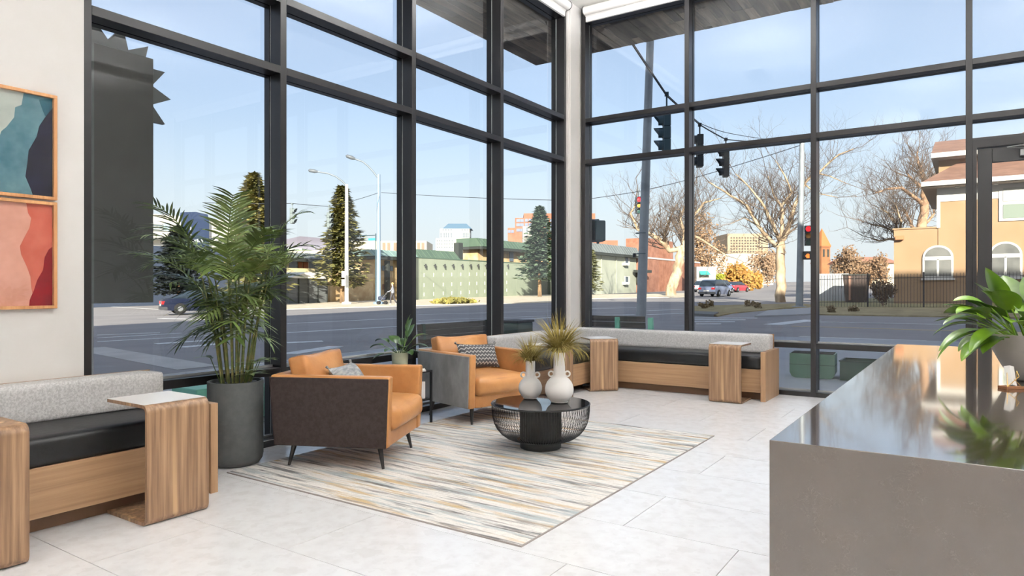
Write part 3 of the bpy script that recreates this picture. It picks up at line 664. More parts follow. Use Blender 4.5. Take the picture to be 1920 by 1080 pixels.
MB().box(-.07, .07, -.1, .1, 0, .004).box(-.07, .07, -.1, -.096, 0, .16).box(-.07, .07, .096, .1, 0, .16).box(-.07, -.066, -.096, .096, 0, .16).box(.066, .07, -.096, .096, 0, .16).build('carton', LAM, mb_); MB().box(-.06, .06, -.09, .09, .005, .13).build('leaflets', M('magazine_pages', (244, 242, 238), .8), mb_)
sh = thing('sign_holder', 'clear acrylic sign holder behind the plant on the end table', 'sign holder', (SX + .09, SY + .135, SZ), R(0))
MB().box(-.075, .075, -.035, .035, 0, .003).build('foot', CLEAR, sh); MB().box(-.075, .075, -.0015, .0015, .003, .24).build('panel', CLEAR, sh, rot=(R(-8), 0, 0))
PX, PY = SX - .085, SY + .0
pp = thing('potted_peace_lily', 'small leafy plant in a sage green pot between the armchairs', 'potted plant', (PX, PY, SZ))
MB().lathe([(0, 0), (.068, 0), (.072, .006), (.078, .165), (.07, .165), (.069, .145), (0, .145)], 36).build('pot', M('sage_pot', (186, 188, 160), .6, (176, 178, 150), ns=8), pp, smooth=50)
MB().lathe([(0, .13), (.069, .13), (.069, .147), (0, .15)], 24).build('soil', M('potting_soil', (46, 38, 32)), pp)
LILY = leafmat('lily_green', (72, 104, 40), (104, 132, 58), .3); LILY2 = leafmat('lily_dark', (50, 76, 38), (78, 104, 52), .3)
v = TH
for (az, el, pt, L, W, dr, mt) in ((v + 3.0, 38, .16, .17, .028, 1.1, LILY), (v + 2.7, 52, .15, .20, .026, 1.3, LILY2), (v + 3.4, 14, .12, .15, .024, .7, LILY2), (v + 2.2, 62, .12, .15, .03, .8, LILY2),
                                   (v + .7, 72, .17, .17, .032, .5, LILY), (v + .5, 78, .22, .16, .036, .5, LILY), (v + .15, 60, .16, .20, .028, 1.2, LILY), (v - .1, 44, .12, .19, .027, 1.0, LILY2),
                                   (v + .3, 30, .07, .12, .03, .9, LILY2), (v - 1.2, 50, .09, .13, .028, .9, LILY2), (v + 1.6, 60, .1, .14, .028, .8, LILY2), (v - 2.2, 40, .08, .13, .026, .9, LILY2), (v - .6, 34, .06, .1, .028, 1.2, LILY2), (v + .05, 82, .26, .15, .022, .7, LILY2)):
    bigleaf(pp, mt, (.02 * math.cos(az), .02 * math.sin(az), .145), az, R(el), pt, L * .85, W * 1.9, dr)
# ---- trailing plant on the reception counter
q = at_d(1938, 700, 2.64)
cp = thing('potted_philodendron', 'lush green trailing plant in a pale stone bowl on the counter', 'potted plant', (q.x, q.y, CZ))
MB().lathe([(0, 0), (.06, 0), (.075, .006), (.105, .06), (.135, .12), (.152, .178), (.142, .178), (.136, .15), (0, .15)], 48).build('bowl', M('stone_bowl', (206, 200, 194), .5, (190, 184, 178), ns=4, det=5), cp, smooth=50)
MB().lathe([(0, .13), (.134, .13), (.134, .153), (0, .158)], 24).build('soil', M('potting_soil', (46, 38, 32)), cp)
PH = leafmat('philodendron', (112, 146, 32), (84, 120, 34), .28); PH2 = leafmat('philodendron_dark', (62, 92, 38), (110, 134, 70), .3)
random.seed(8)
for k in range(34):
    az = k * 2.4 + random.uniform(-.3, .3); el = random.uniform(30, 80); q_ = random.random()
    bigleaf(cp, PH if k % 3 else PH2, (.06 * math.cos(az), .06 * math.sin(az), .155), az, R(el), random.uniform(.06, .17), random.uniform(.12, .17), random.uniform(.032, .048), random.uniform(.4, 1.1), heart=0 if k % 4 == 0 else .5, twist=random.uniform(-.5, .5), fold=.3)
vl = TH + math.pi
for (da, el, pt, L, W, dr) in ((.05, 14, .13, .11, .034, 1.0), (-.1, 40, .14, .14, .04, 1.1), (.4, 16, .12, .12, .036, 1.0), (.0, 26, .12, .2, .036, 1.2), (.25, 8, .16, .13, .036, .9), (-.3, 20, .1, .19, .034, 1.4), (-.15, 50, .12, .17, .042, .7), (.2, 70, .16, .15, .045, .2), (-.5, 35, .11, .17, .04, 1.2), (.35, 30, .1, .2, .04, 1.3)):
    bigleaf(cp, PH if el > 0 else PH, (.08 * math.cos(vl + da), .08 * math.sin(vl + da), .158), vl + da, R(el), pt, L, W, dr, heart=.5)
# ================================================================ outside: ground
def slab(name, pts, h, mat, parent=None, t=.06, label=None, cat=None):
    n = len(pts); top = [(x, y, street_z(x, y) + h) for x, y in pts]; bot = [(x, y, z - t) for x, y, z in top]
    ar = sum(pts[i][0] * pts[(i + 1) % n][1] - pts[(i + 1) % n][0] * pts[i][1] for i in range(n))
    up = tuple(range(n)) if ar > 0 else tuple(range(n))[::-1]
    fs = [up, tuple(i + n for i in up[::-1])] + [(up[i], n + up[i], n + up[(i + 1) % n], up[(i + 1) % n]) for i in range(n)]
    o = MB().add(top + bot, fs).build(name, mat, parent)
    if label: struct(o, label, cat or name.replace('_', ' '))
    return o
ASPH = M('asphalt', (160, 155, 152), .9, (142, 138, 137), ns=.35, det=8, lo=.3, hi=.7, bump=.2, bs=20, spec=.15)
CONC = M('sidewalk_concrete', (196, 192, 186), .85, (182, 178, 172), ns=.8, det=6, spec=.15)
PAINT = M('road_paint', (226, 226, 224), .8, (206, 206, 204), ns=6)
YPAINT = M('yellow_road_paint', (210, 184, 140), .8)
DRY = M('dry_grass', (176, 160, 122), .95, (146, 132, 100), ns=1.6, det=8, bump=.8, bs=9, spec=.05)
TAN = M('tan_gravel', (224, 212, 190), .95, (202, 188, 164), ns=1.2, det=8, bump=.5, bs=12, spec=.05)
g = MB()
B = 900
def gq(x0, x1, y0, y1):
    g.add([(x, y, street_z(x, y)) for x, y in ((x0, y0), (x1, y0), (x1, y1), (x0, y1))], [(0, 1, 2, 3)])
gq(-B, -.25, -B, B); gq(-.25, 46, .25, B); gq(46, B, -B, B); gq(-.25, 46, -B, -48)
road = struct(g.build('road', ASPH), 'grey asphalt of the street crossing outside', 'road')
sw = slab('sidewalk', [(-6.5, -45), (-.26, -45), (-.26, .26), (46, .26), (46, 9.6), (-2.5, 9.6), (-5.2, 8.6), (-6.5, 6)], .012, M('near_sidewalk', (172, 174, 178), .85, (160, 162, 166), ns=.7, det=6), label='concrete sidewalk along the lobby windows', cat='sidewalk')
for k in range(14):
    y = -18 + 2 * k
    slab('joint', [(-6.45, y), (-.3, y), (-.3, y + .015), (-6.45, y + .015)], .0135, M('joint_dark', (110, 110, 112), .9), sw, .01)
slab('curb', [(-6.62, -45), (-6.5, -45), (-6.5, 6), (-6.62, 6)], .014, CONC, sw)
# gravel beds right under the glass
GRV_ = M('gravel_stone', (120, 116, 112), .9, (74, 72, 70), ns=5, rand=.2)
gb = struct(MB().box(-.95, -.26, -6.4, .9, -.3, -.155).box(-.26, 6, .26, .95, -.3, -.09).build('gravel_bed', M('gravel_ground', (70, 68, 66), .95, (110, 106, 102), ns=40, det=3, bump=1, bs=60)), 'dark gravel bed along the foot of the glass', 'gravel')
random.seed(4); gs = MB()
for k in range(1500):
    if k % 2: x, y, z = random.uniform(-.93, -.28), random.uniform(-6.3, .8), -.152
    else: x, y, z = random.uniform(-.2, 4.5), random.uniform(.28, .93), -.087
    s = random.uniform(.015, .035); a = random.uniform(0, 3)
    vs = [(x + s * math.cos(a + i * 1.57) * random.uniform(.7, 1.2), y + s * math.sin(a + i * 1.57) * random.uniform(.7, 1.2), z) for i in range(4)] + [(x, y, z + s * .8)]
    gs.add(vs, [(0, 1, 4), (1, 2, 4), (2, 3, 4), (3, 0, 4)])
gs.build('pebbles', GRV_, gb)['kind'] = 'stuff'
# markings
def mark(px0, py0, px1, py1, wid, mat=None):
    a, b = street(px0, py0), street(px1, py1); a.z = b.z = 0; d = (b - a).normalized(); s = Vector((-d.y, d.x, 0)) * wid / 2
    slab('lane_marking', [((a - s).x, (a - s).y), ((b - s).x, (b - s).y), ((b + s).x, (b + s).y), ((a + s).x, (a + s).y)], .008, mat or PAINT, road, .006)
for a in ((1490, 603, 1900, 611, .12), (1484, 611.5, 1900, 624, .12, YPAINT), (1499, 631.4, 1736, 639.4, .14), (1448, 609, 1524, 600, .6),
          (1305, 607.5, 1352, 607.5, .3), (1300, 603.5, 1378, 603.5, .3), (1300, 600, 1398, 600, .3), (1300, 596.5, 1420, 596.5, .3),
          (1104, 579, 1200, 577, .3), (1104, 592, 1190, 590, .3), (1215, 583, 1278, 580, .3), (1215, 590, 1280, 588, .3),
          (538, 607, 750, 597, .25), (538, 624, 750, 612, .3), (538, 643, 605, 640, .4), (540, 664, 630, 650, .45),
          (785, 590, 1040, 583, .15), (785, 601, 1040, 592, .15), (780, 607, 935, 600, .2), (955, 600, 1040, 595, .3),
          (293, 645, 400, 638, .4), (341, 651.5, 420, 644, .4), (182, 634, 340, 625, .2), (182, 641, 400, 629, .2), (182, 628.5, 300, 624, .2), (300, 597, 420, 600, .3), (182, 574, 300, 580, .3)):
    mark(*a)
a, b, c, d = street(170, 648), street(353, 688), street(380, 690), street(170, 661)
mark(165, 653, 372, 690, .75, CONC)
# far sidewalks, verges
def pxpatch(name, pts, h, mat, label, cat): return slab(name, [(street(*p).x, street(*p).y) for p in pts], h, mat, None, .2, label, cat)
pxpatch('verge', [(1530, 591), (1930, 598), (1930, 579), (1530, 577.5)], .05, DRY, 'dry grass verge in front of the iron fence', 'verge')
pxpatch('gravel_corner', [(1300, 588), (1345, 594), (1375, 588), (1470, 579), (1560, 578), (1500, 570), (1300, 575)], .05, DRY, 'dry weedy corner lot by the bare tree', 'verge')
pxpatch('sidewalk_corner', [(1415, 595), (1500, 592), (1530, 590), (1530, 578), (1440, 584)], .06, M('corner_concrete', (170, 168, 166), .9), 'concrete corner ramp beside the traffic pole', 'sidewalk')
pxpatch('storm_drain', [(1300, 592), (1338, 594), (1348, 589), (1300, 587)], .1, M('drain_concrete', (120, 118, 114), .9), 'low concrete drain box at the curb', 'drain')
pxpatch('far_sidewalk', [(525, 581), (770, 574), (1060, 566.5), (1060, 552), (770, 562), (525, 569)], .05, TAN, 'sunlit tan sidewalk across the avenue', 'sidewalk')
pxpatch('far_sidewalk', [(1095, 561), (1300, 557), (1300, 550), (1095, 553)], .05, TAN, 'sunlit tan sidewalk in front of the brick building', 'sidewalk')
yard = pxpatch('yard', [(1530, 577), (1940, 577), (1940, 560), (1530, 560)], .04, M('yard_grass', (120, 120, 78), .95, (150, 138, 96), ns=2, det=6), 'grassy yard behind the iron fence', 'yard')
# hills
def ridge(name, label, d, pts, mat, z0=-60):
    m = MB(); v = []
    for px, py in pts:
        t = at_d(px, py, d); r = Vector((t.x - CAM.x, t.y - CAM.y, 0)).normalized()
        v += [(t.x, t.y, t.z), (t.x + r.x * 900, t.y + r.y * 900, z0), (t.x - r.x * 900, t.y - r.y * 900, z0)]
    n = len(pts)
    fs = []
    for i in range(n - 1):
        a, b = 3 * i, 3 * i + 3
        fs += [(a, a + 2, b + 2, b), (a, b, b + 1, a + 1)]
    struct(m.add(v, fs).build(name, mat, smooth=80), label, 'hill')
random.seed(2)
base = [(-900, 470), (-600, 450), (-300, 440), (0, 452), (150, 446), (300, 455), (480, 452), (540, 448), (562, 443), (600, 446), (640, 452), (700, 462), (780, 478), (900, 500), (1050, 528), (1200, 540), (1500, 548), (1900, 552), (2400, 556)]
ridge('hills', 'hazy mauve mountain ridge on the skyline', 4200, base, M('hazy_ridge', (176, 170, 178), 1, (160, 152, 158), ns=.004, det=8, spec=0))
# ================================================================ outside: near furniture and the sign
MINT = M('mint_steel', (124, 190, 164), .5); SLAT = M('dark_slats', (86, 80, 76), .7, (66, 62, 60), ns=3, sc=(.5, 6, 6)); DKGRN = M('dark_green_steel', (62, 80, 72), .6)
def out_bench(label, loc, rz, L=1.55, fx=(-.5, .5)):
    t = thing('outdoor_bench', label, 'outdoor bench', loc, rz)
    for s in fx:
        MB().prism([(-.30, 0), (-.30, .44), (.22, .44), (.26, .86), (.31, .86), (.28, 0)], s - .04, s + .04, 'x').build('end_frame', MINT, t, bevel=.004, seg=1)
    s0 = None
    for k in range(5):
        if s0 is None: s0 = o = MB().box(-L / 2, L / 2, -.045, .045, 0, .03).build('seat_slat', SLAT, t)
        else: o = share(s0, 'seat_slat', t)
        o.location = (0, -.25 + .105 * k, .442)
    for k in range(4): o = share(s0, 'back_slat', t, (0, .245 + .012 * k, .53 + .1 * k), (R(84), 0, 0))
    return t
def zs(x, y): return street_z(x, y) + .012
# bench whose back shows behind the corner banquette
p1_, p2_ = at_y(1095, 597, 2.15), at_y(1228, 597, 2.15)
bxm = (p1_.x + p2_.x) / 2; fxs = [-(at_y(q_, 600, 1.7).x - bxm) for q_ in (1157, 1219)]
out_bench('slatted bench with mint frames outside behind the corner banquette', (bxm, 2.0, zs(bxm, 2.0)), R(180), L=p2_.x - p1_.x, fx=fxs)
ya_, yb_ = at_x(785, 600, -2.25).y, at_x(922, 600, -2.25).y
bb = thing('outdoor_bench', 'dark slatted bench outside behind the grey armchair', 'outdoor bench', (-2.0, (ya_ + yb_) / 2, zs(-2, .1)), R(90)); hl = (yb_ - ya_) / 2; bl = None
for k in range(5):
    if bl is None: bl = o = MB().box(-hl, hl, -.045, .045, 0, .03).build('seat_slat', SLAT, bb)
    else: o = share(bl, 'seat_slat', bb)
    o.location = (0, -.22 + .105 * k, .44)
for k in range(4): share(bl, 'back_slat', bb, (0, .25 + .012 * k, .50 + .092 * k), (R(84), 0, 0))
for q_ in (-hl + .12, hl - .12): MB().prism([(-.28, 0), (-.28, .44), (.22, .44), (.25, .83), (.29, .83), (.28, 0)], q_ - .03, q_ + .03, 'x').build('leg_frame', DKGRN, bb)
pk = thing('litter_bin', 'dark litter bin outside next to the slatted bench', 'bin', (-2.2, 1.78, zs(-2.2, 1.78))); MB().box(-.2, .2, -.26, .26, 0, .74).build('body', DKGRN, pk, bevel=.02); MB().box(-.22, .22, -.28, .28, .74, .78).build('lid', SLAT, pk, bevel=.01)
for lab, px0, w_ in (('low mint green cube seat outside behind the tall planter', 344, .42), ('low mint green cube seat outside behind the brown-sided armchair', 494, .5)):
    e_ = at_z(px0, 786, -.16); ct_ = thing('cube_seat', lab, 'seat', (e_.x, e_.y + w_ / 2, zs(e_.x, e_.y)), 0)
    MB().box(-.24, .24, -w_ / 2, w_ / 2, .02, .345).build('cube', MINT, ct_, bevel=.012); MB().box(-.2, .2, -w_ / 2 + .04, w_ / 2 - .04, 0, .02).build('plinth', DKGRN, ct_)
pa = at_z(1519, 714, -.06)
mb2 = thing('mint_planter', 'mint green steel planter box with rounded feet outside the window', 'planter', (pa.x, pa.y + .25, zs(pa.x, pa.y)), R(4))
q = [(-.30, .08), (-.27, .02), (-.22, 0), (.22, 0), (.27, .02), (.30, .08), (.30, .35), (-.30, .35)]
MB().prism(q, -.2, .2, 'y').build('box', M('planter_mint', (96, 124, 110), .5, (104, 132, 118), ns=3), mb2); MB().box(-.302, .302, -.202, .202, .19, .198).build('seam', DKGRN, mb2); MB().box(-.28, .28, -.18, .18, .351, .36).build('soil', M('potting_soil', (46, 38, 32)), mb2)
pa = at_z(1607, 716, -.05)
db = thing('dark_planter', 'dark green open steel box outside beyond the mint planter', 'planter', (pa.x + .05, pa.y + .1, zs(pa.x, pa.y)), R(0))
MB().box(-.25, .25, -.25, -.235, 0, .26).box(-.25, .25, .235, .25, 0, .26).box(-.25, -.235, -.235, .235, 0, .26).box(.235, .25, -.235, .235, 0, .26).box(-.235, .235, -.235, .235, 0, .03).build('box', DKGRN, db)
MB().box(-.262, .262, -.262, -.235, .26, .275).box(-.262, .262, .235, .262, .26, .275).box(-.262, -.235, -.235, .235, .26, .275).box(.235, .262, -.235, .235, .26, .275).build('rim', M('rim_green', (44, 58, 52), .5), db)
# starburst pylon sign on the near sidewalk
PYL = M('pylon_grey', (92, 90, 86), .7, (76, 74, 71), ns=1.2, det=6, lo=.3, hi=.7); PYL2 = M('starburst_grey', (112, 114, 114), .6, (104, 106, 106), ns=2)
xs = -3.2; ya, yb = at_x(166, 540, xs).y, at_x(288, 540, xs).y; zb = at_x(288, 567, xs).z; zt = at_x(250, 100, xs).z
py = thing('pylon_sign', 'grey box pylon with a starburst top standing outside', 'sign', (xs, (ya + yb) / 2, street_z(xs, (ya + yb) / 2) + .012))
z0 = py.location.z; hw = (yb - ya) / 2
MB().box(-.3, 0, -hw, hw, zb - z0, zt - z0).build('pillar', PYL, py, bevel=.006, seg=1)
MB().box(-.02, .012, -hw - .03, -hw + .05, zb - z0, zt - z0).build('flange', PYL2, py)
cy_, cz_ = 0.0, at_x(227, 150, xs).z - z0
pts = []; n = 14
ro = at_x(347, 150, xs).y - (ya + yb) / 2
for k in range(2 * n):
    a = 2 * math.pi * (k + .0) / (2 * n); r = ro * 1.0 if k % 2 == 0 else ro * .70
    pts.append((cy_ + r * math.cos(a), cz_ + r * math.sin(a)))
MB().prism(pts, -.37, -.31, 'x').build('starburst', PYL2, py)
MB().box(-.1, -.02, -hw, -hw + .06, 0, zb - z0).build('post', M('post_grey', (170, 172, 174), .6), py); MB().box(-.28, -.2, -hw, -hw + .06, 0, zb - z0).build('post', M('post_grey', (170, 172, 174), .6), py)
struct(MB().box(-.75, -.22, -6.62, -6.49, -.3, CEIL_Z).build('trim_2', M('pier_grey', (120, 120, 118), .7)), 'grey outside pier next to the white wall', 'pier')
# ================================================================ street furniture
GALV = M('galvanised_steel', (150, 156, 160), .5, (134, 140, 144), ns=2, metal=.2); PALEP = M('pale_pole', (226, 226, 222), .5); SIGB = M('signal_black', (38, 44, 50), .5); SIGT = M('signal_teal', (58, 82, 92), .5); SIGG = M('signal_grey', (112, 122, 122), .5)
def lens(c, on): return M('lens_%s_%s' % (c, on), {'red': (230, 30, 40), 'amber': (200, 140, 50), 'green': (30, 70, 66), 'off': (46, 50, 52)}[c], .3, emit=1.2 if on else 0)
def signal(label, loc, yaw, mat=SIGB, lit=None, hang=.35, scale=1.0):
    """three sections, lenses facing local -y"""
    t = thing('traffic_signal', label, 'traffic light', loc, yaw, 'traffic signals over the crossing'); t.scale = (scale,) * 3
    for k, c in enumerate(('red', 'amber', 'green')):
        z = .35 - .35 * k
        h = MB().box(-.17, .17, -.1, .1, z - .172, z + .172).build('housing', mat, t, bevel=.02, seg=2)
        on = lit == c
        MB().lathe([(0, 0), (.14, 0), (.14, .02), (0, .03)], 20).build('lens', lens(c if (on or lit) else 'off', on), h, loc=(0, -.1, z), rot=(R(90), 0, 0))
        v = MB(); n = 14
        ring = [(.155 * math.cos(R(-40 + 260 * i / n)), .155 * math.sin(R(-40 + 260 * i / n))) for i in range(n + 1)]
        vs = [(x, -.1, z + zz) for x, zz in ring] + [(x, -.1 - .26 * (.45 + .55 * max(0, zz / .155)), z + zz) for x, zz in ring]
        vs += [(x * .97, y, z + (zq - z) * .97) for x, y, zq in vs]
        m2 = 2 * (n + 1)
        fs = [(i, i + 1, n + 2 + i, n + 1 + i) for i in range(n)] + [(m2 + i, m2 + n + 1 + i, m2 + n + 2 + i, m2 + i + 1) for i in range(n)] + [(n + 1 + i, n + 2 + i, m2 + n + 2 + i, m2 + n + 1 + i) for i in range(n)]
        v.add(vs, fs).build('visor', mat, h)
    if hang: MB().tube([(0, 0, .52), (0, 0, .52 + hang)], .025, 6).box(-.06, .06, -.05, .05, .5 + hang, .6 + hang).build('hanger', mat, t)
    return t
def wire(label, pts, sag=.3, r=.018, n=10):
    P = []
    for i in range(len(pts) - 1):
        for k in range(n + (i == len(pts) - 2)):
            u = k / n; p = pts[i].lerp(pts[i + 1], u); p.z -= sag * 4 * u * (1 - u) * (pts[i + 1] - pts[i]).length / 30; P.append(p)
    c = sum(P, Vector()) / len(P)
    t = tag(MB().tube([p - c for p in P], r, 5).build('span_wire', M('cable_black', (44, 46, 50), .6), loc=c), label, 'wire'); return t
def pole(name, label, px, py, d, ptop, r0, r1, mat, topx=None):
    b = at_d(px, py, d); b.z = street_z(b.x, b.y) - .02; tp = at_d(topx or px, ptop, d)
    t = thing(name, label, 'pole', b)
    MB().tube([(0, 0, 0), tp - b], [r0, r1], 14).build('shaft', mat, t, smooth=50); MB().lathe([(0, 0), (r0 * 2, 0), (r0 * 2, .08), (r0 * 1.2, .12), (0, .12)], 14).build('base_plate', mat, t)
    return t
# corner pole seen through the banquette window (leans a little)
cpole = pole('signal_pole', 'tall galvanised signal pole leaning outside the banquette window', 1201, 620, 20, 20, .145, .105, GALV, 1221)
for z in (2.3, 2.9, 5.2): MB().tube([(.16 * math.cos(R(30 * k)) + .03 * z / 5, .16 * math.sin(R(30 * k)), z) for k in range(13)], .012, 4, cap=False).build('strap', SIGT, cpole)
MB().box(-.22, -.16, -.05, .05, 2.2, 2.32).build('push_button', SIGB, cpole)
fp = pole('signal_pole', 'dark pole with a red signal at the corner lot with the fence', 1499, 577, 36, 259, .19, .12, GALV, 1504)
# pole-mounted signals
s8 = at_d(1515, 442, 35.6); signal('small signal showing red mounted on the pole at the fence corner', s8, R(20), SIGB, 'red', hang=0)
s9 = at_d(1514, 479, 35.7)
pd = thing('pedestrian_signal', 'pedestrian signal showing an orange hand below the red light', 'pedestrian signal', s9, R(20))
MB().box(-.22, .22, -.1, .1, -.22, .22).build('housing', SIGB, pd, bevel=.02); MB().box(-.2, .2, -.16, -.1, .17, .2).build('visor', SIGB, pd)
hm = M('hand_orange', (255, 128, 50), .4, emit=1.1)
hd = MB().box(-.07, .08, -.105, -.1, -.14, .0)
for i, x in enumerate((-.07, -.03, .01, .05)): hd.box(x, x + .03, -.105, -.1, 0, .1 - .02 * abs(i - 1.5))
hd.box(-.12, -.07, -.105, -.1, -.06, .0).build('hand_symbol', hm, pd)
# span wire with the three dark signals
S1, S2, S3 = at_d(1250, 250, 19.2), at_d(1312, 283, 22.2), at_d(1361, 305, 25)
signal('dark traffic signal hanging closest to the leaning pole', S1, R(-62), SIGT, hang=.55); signal('dark traffic signal hanging between two others on the wire', S2, R(-62), SIGB, hang=.3); signal('dark traffic signal hanging in front of the big bare tree', S3, R(-62), SIGB, hang=.3)
up = lambda v, z: Vector((v.x, v.y, v.z + z))
W1 = up(S1, 1.05); W2 = up(S2, .85); W3 = up(S3, .85); ptop = at_d(1502, 268, 36)
A0 = W1 + (W1 - W2) * 2.0; A0.z = W1.z + 1.6
wire('thick span wire carrying the three dark traffic signals', [A0, W1, W2, W3, ptop], .12, .022)
wire('thin second wire twisted above the dark traffic signals', [up(A0, .12), up(W1, .05), up(W2, .05), up(W3, .25), up(ptop, .1)], .2, .012)
# wire crossing the far side of the junction
S4 = at_d(1197, 385, 42)
signal('traffic signal with bright red lens beside the leaning pole', S4, R(38), SIGB, 'red', hang=.3)
wl = at_d(1080, 376, 44); wire('wire that carries the red-lit signal past the leaning pole', [at_d(715, 361, 56), wl, up(S4, .85), at_d(1290, 337, 40), at_d(1502, 272, 36)], .15, .02)
# walk signal seen from the side next to the column
sp = thing('pedestrian_signal', 'dark pedestrian signal box seen beside the white column', 'pedestrian signal', at_d(1121, 434, 14.6), R(-50))
MB().box(-.22, .22, -.12, .12, -.22, .22).build('housing', SIGT, sp, bevel=.03, seg=3); MB().box(-.23, .23, -.26, -.12, .19, .22).box(-.23, -.2, -.26, -.12, -.2, .19).box(.2, .23, -.26, -.12, -.2, .19).build('visor', SIGB, sp); MB().tube([(0, 0, .22), (0, 0, .26)], .03, 8).tube([(0, 0, -.26), (0, 0, -.22)], .03, 8).build('clamp', SIGB, sp)
pb_ = at_d(1086, 640, 14.6); pb_.z = street_z(pb_.x, pb_.y); h_ = at_d(1121, 434, 14.6)
pz = thing('signal_post', 'slim post behind the white column carrying the walk signal', 'post', pb_); MB().tube([(0, 0, 0), (0, 0, 3.4)], .06, 10).tube([(0, 0, h_.z - pb_.z + .24), (h_.x - pb_.x, h_.y - pb_.y, h_.z - pb_.z + .24)], .025, 8).build('shaft', GALV, pz)
# left crossing: two grey signals, two street lights
S6, S7 = at_d(548, 405, 46), at_d(617, 413, 47)
signal('grey traffic signal hanging next to the window mullion by the palm', S6, R(110), SIGG, hang=.25); signal('grey traffic signal hanging above the grey shed', S7, R(110), SIGG, hang=.45)
wire('span wire carrying the two grey traffic signals', [at_d(380, 380, 46), up(S6, .85), up(S7, .95), at_d(708, 362, 56)], .2, .02)
def street_light(label, px, py, ptop, arm, mat, r0, r1, lamp):
    d = depth_on_street(px, py); b = street(px, py); t = thing('street_light', label, 'street light', b)
    tp = at_d(px, ptop, d) - b
    MB().tube([(0, 0, 0), tp], [r0, r1], 12).build('shaft', mat, t, smooth=50); MB().lathe([(0, 0), (r0 * 2.4, 0), (r0 * 2.4, .2), (0, .3)], 12).build('base', mat, t)
    A = [at_d(x, y, d - .1 * i) - b for i, (x, y) in enumerate(arm)]; MB().tube(A, .07, 8).build('arm', M('arm_grey', (120, 130, 138), .5), t, smooth=50)
    e = A[-1]; dirn = (A[-1] - A[-2]).normalized()
    if lamp: MB().tube([e, e + dirn * .25, e + dirn * .7, e + dirn * .8], [.08, .16, .14, .04], 8).build('lamp_head', M('lamp_grey', (96, 102, 108), .5), t, smooth=50)
    return t
l1 = street_light('white street light pole in front of the spruce', 650, 571, 346, [(651, 350), (642, 340), (630, 331), (615, 325), (596, 322)], PALEP, .17, .13, True)
l2 = street_light('blue-grey street light pole beside the pedestrian', 710, 571, 327, [(709, 334), (700, 322), (690, 311), (680, 303), (666, 298)], M('bluegrey_pole', (128, 150, 172), .5), .19, .14, True)
for z in (1.6, 2.3): MB().box(-.35, .0, -.25, .1, z, z + .55).build('control_box', PALEP, l1)
tb = street(704.5, 569)
sg = thing('street_sign_post', 'thin post with a small teal street sign', 'sign', tb); MB().tube([(0, 0, 0), (0, 0, 6.2)], .05, 8).build('shaft', SIGT, sg); MB().box(-.9, .0, -.02, .02, 5.6, 5.8).build('sign_blade', M('teal_sign', (60, 150, 160), .5), sg); MB().tube([(-2.6, 0, 6.1), (0, 0, 6.05)], .03, 5).build('arm', SIGT, sg)
# ================================================================ trees
def spruce(label, px, pyb, pyt, wpx, ca, cb, seed, d=None, n=2600, h0=.1, group=None):
    d = d or depth_on_street(px, pyb); b = at_d(px, pyb, d); b.z = street_z(b.x, b.y); H = at_d(px, pyt, d).z - b.z; Rm = wpx / F * d / 2
    t = thing('spruce_tree', label, 'spruce tree', b); random.seed(seed)
    MB().tube([(0, 0, -.1), (0, 0, H * .5), (0, 0, H * .97)], [H * .018 + .06, H * .012, .02], 8).build('trunk', M('spruce_bark', (150, 122, 88), .9, (104, 84, 64), ns=3, sc=(1, 1, .3)), t)
    m = MB()
    nb = n // 10
    for i in range(nb):
        u = (i + random.random()) / nb; z = H * (h0 + (1 - h0) * u ** .9); rr = Rm * (1 - u) ** .75 * random.uniform(.65, 1.12) + .15; az = i * 2.39996 + random.uniform(-.4, .4)
        dirv = Vector((math.cos(az), math.sin(az), 0)); side = Vector((-dirv.y, dirv.x, 0))
        for k in range(22):
            s = random.random() ** .7; lat = random.uniform(-1, 1) * rr * .30 * (1 - s * .6); droop = -.16 * rr * s + .14 * rr * s ** 3
            p = dirv * (rr * s) + side * lat + Vector((0, 0, z + droop + random.uniform(-.10, .10) * H / 10))
            sz = random.uniform(.28, .62) * (H / 12) ** .5; dd = (dirv + side * random.uniform(-.9, .9) + Vector((0, 0, random.uniform(-.5, .35)))).normalized(); s2 = dd.cross(Vector((random.uniform(-.5, .5), random.uniform(-.5, .5), 1))).normalized()
            m.add([p - s2 * sz * .35, p + dd * sz, p + s2 * sz * .35, p - dd * sz * .5], [(0, 1, 2, 3)])
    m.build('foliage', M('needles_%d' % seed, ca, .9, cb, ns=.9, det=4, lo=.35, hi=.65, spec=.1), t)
    return t
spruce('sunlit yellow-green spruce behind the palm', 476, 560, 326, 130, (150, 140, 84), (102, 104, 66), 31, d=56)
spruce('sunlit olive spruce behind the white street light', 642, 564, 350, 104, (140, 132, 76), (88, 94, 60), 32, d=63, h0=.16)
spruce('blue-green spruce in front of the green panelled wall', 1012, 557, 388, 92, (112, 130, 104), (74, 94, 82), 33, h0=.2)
spruce('dark shaded spruce behind the parked-side sedan', 335, 574, 424, 118, (52, 58, 56), (34, 38, 38), 34, d=56, h0=.18)  # needle colour darkened to stand for the tree's shadow side
spruce('pale spruce against the grey metal-roofed building', 1108, 552, 468, 44, (150, 150, 112), (110, 116, 84), 35, d=86, h0=.12, n=1200)
BARK = M('pale_bark', (198, 178, 150), .95, (138, 118, 96), ns=2, sc=(1, 1, .4), det=5, spec=.05); BARK2 = M('pink_bark', (186, 152, 122), .95, (132, 106, 86), ns=2, det=5, spec=.05)
TWIG = M('grey_twigs', (118, 104, 92), .95, (88, 76, 68), ns=1, spec=.05)
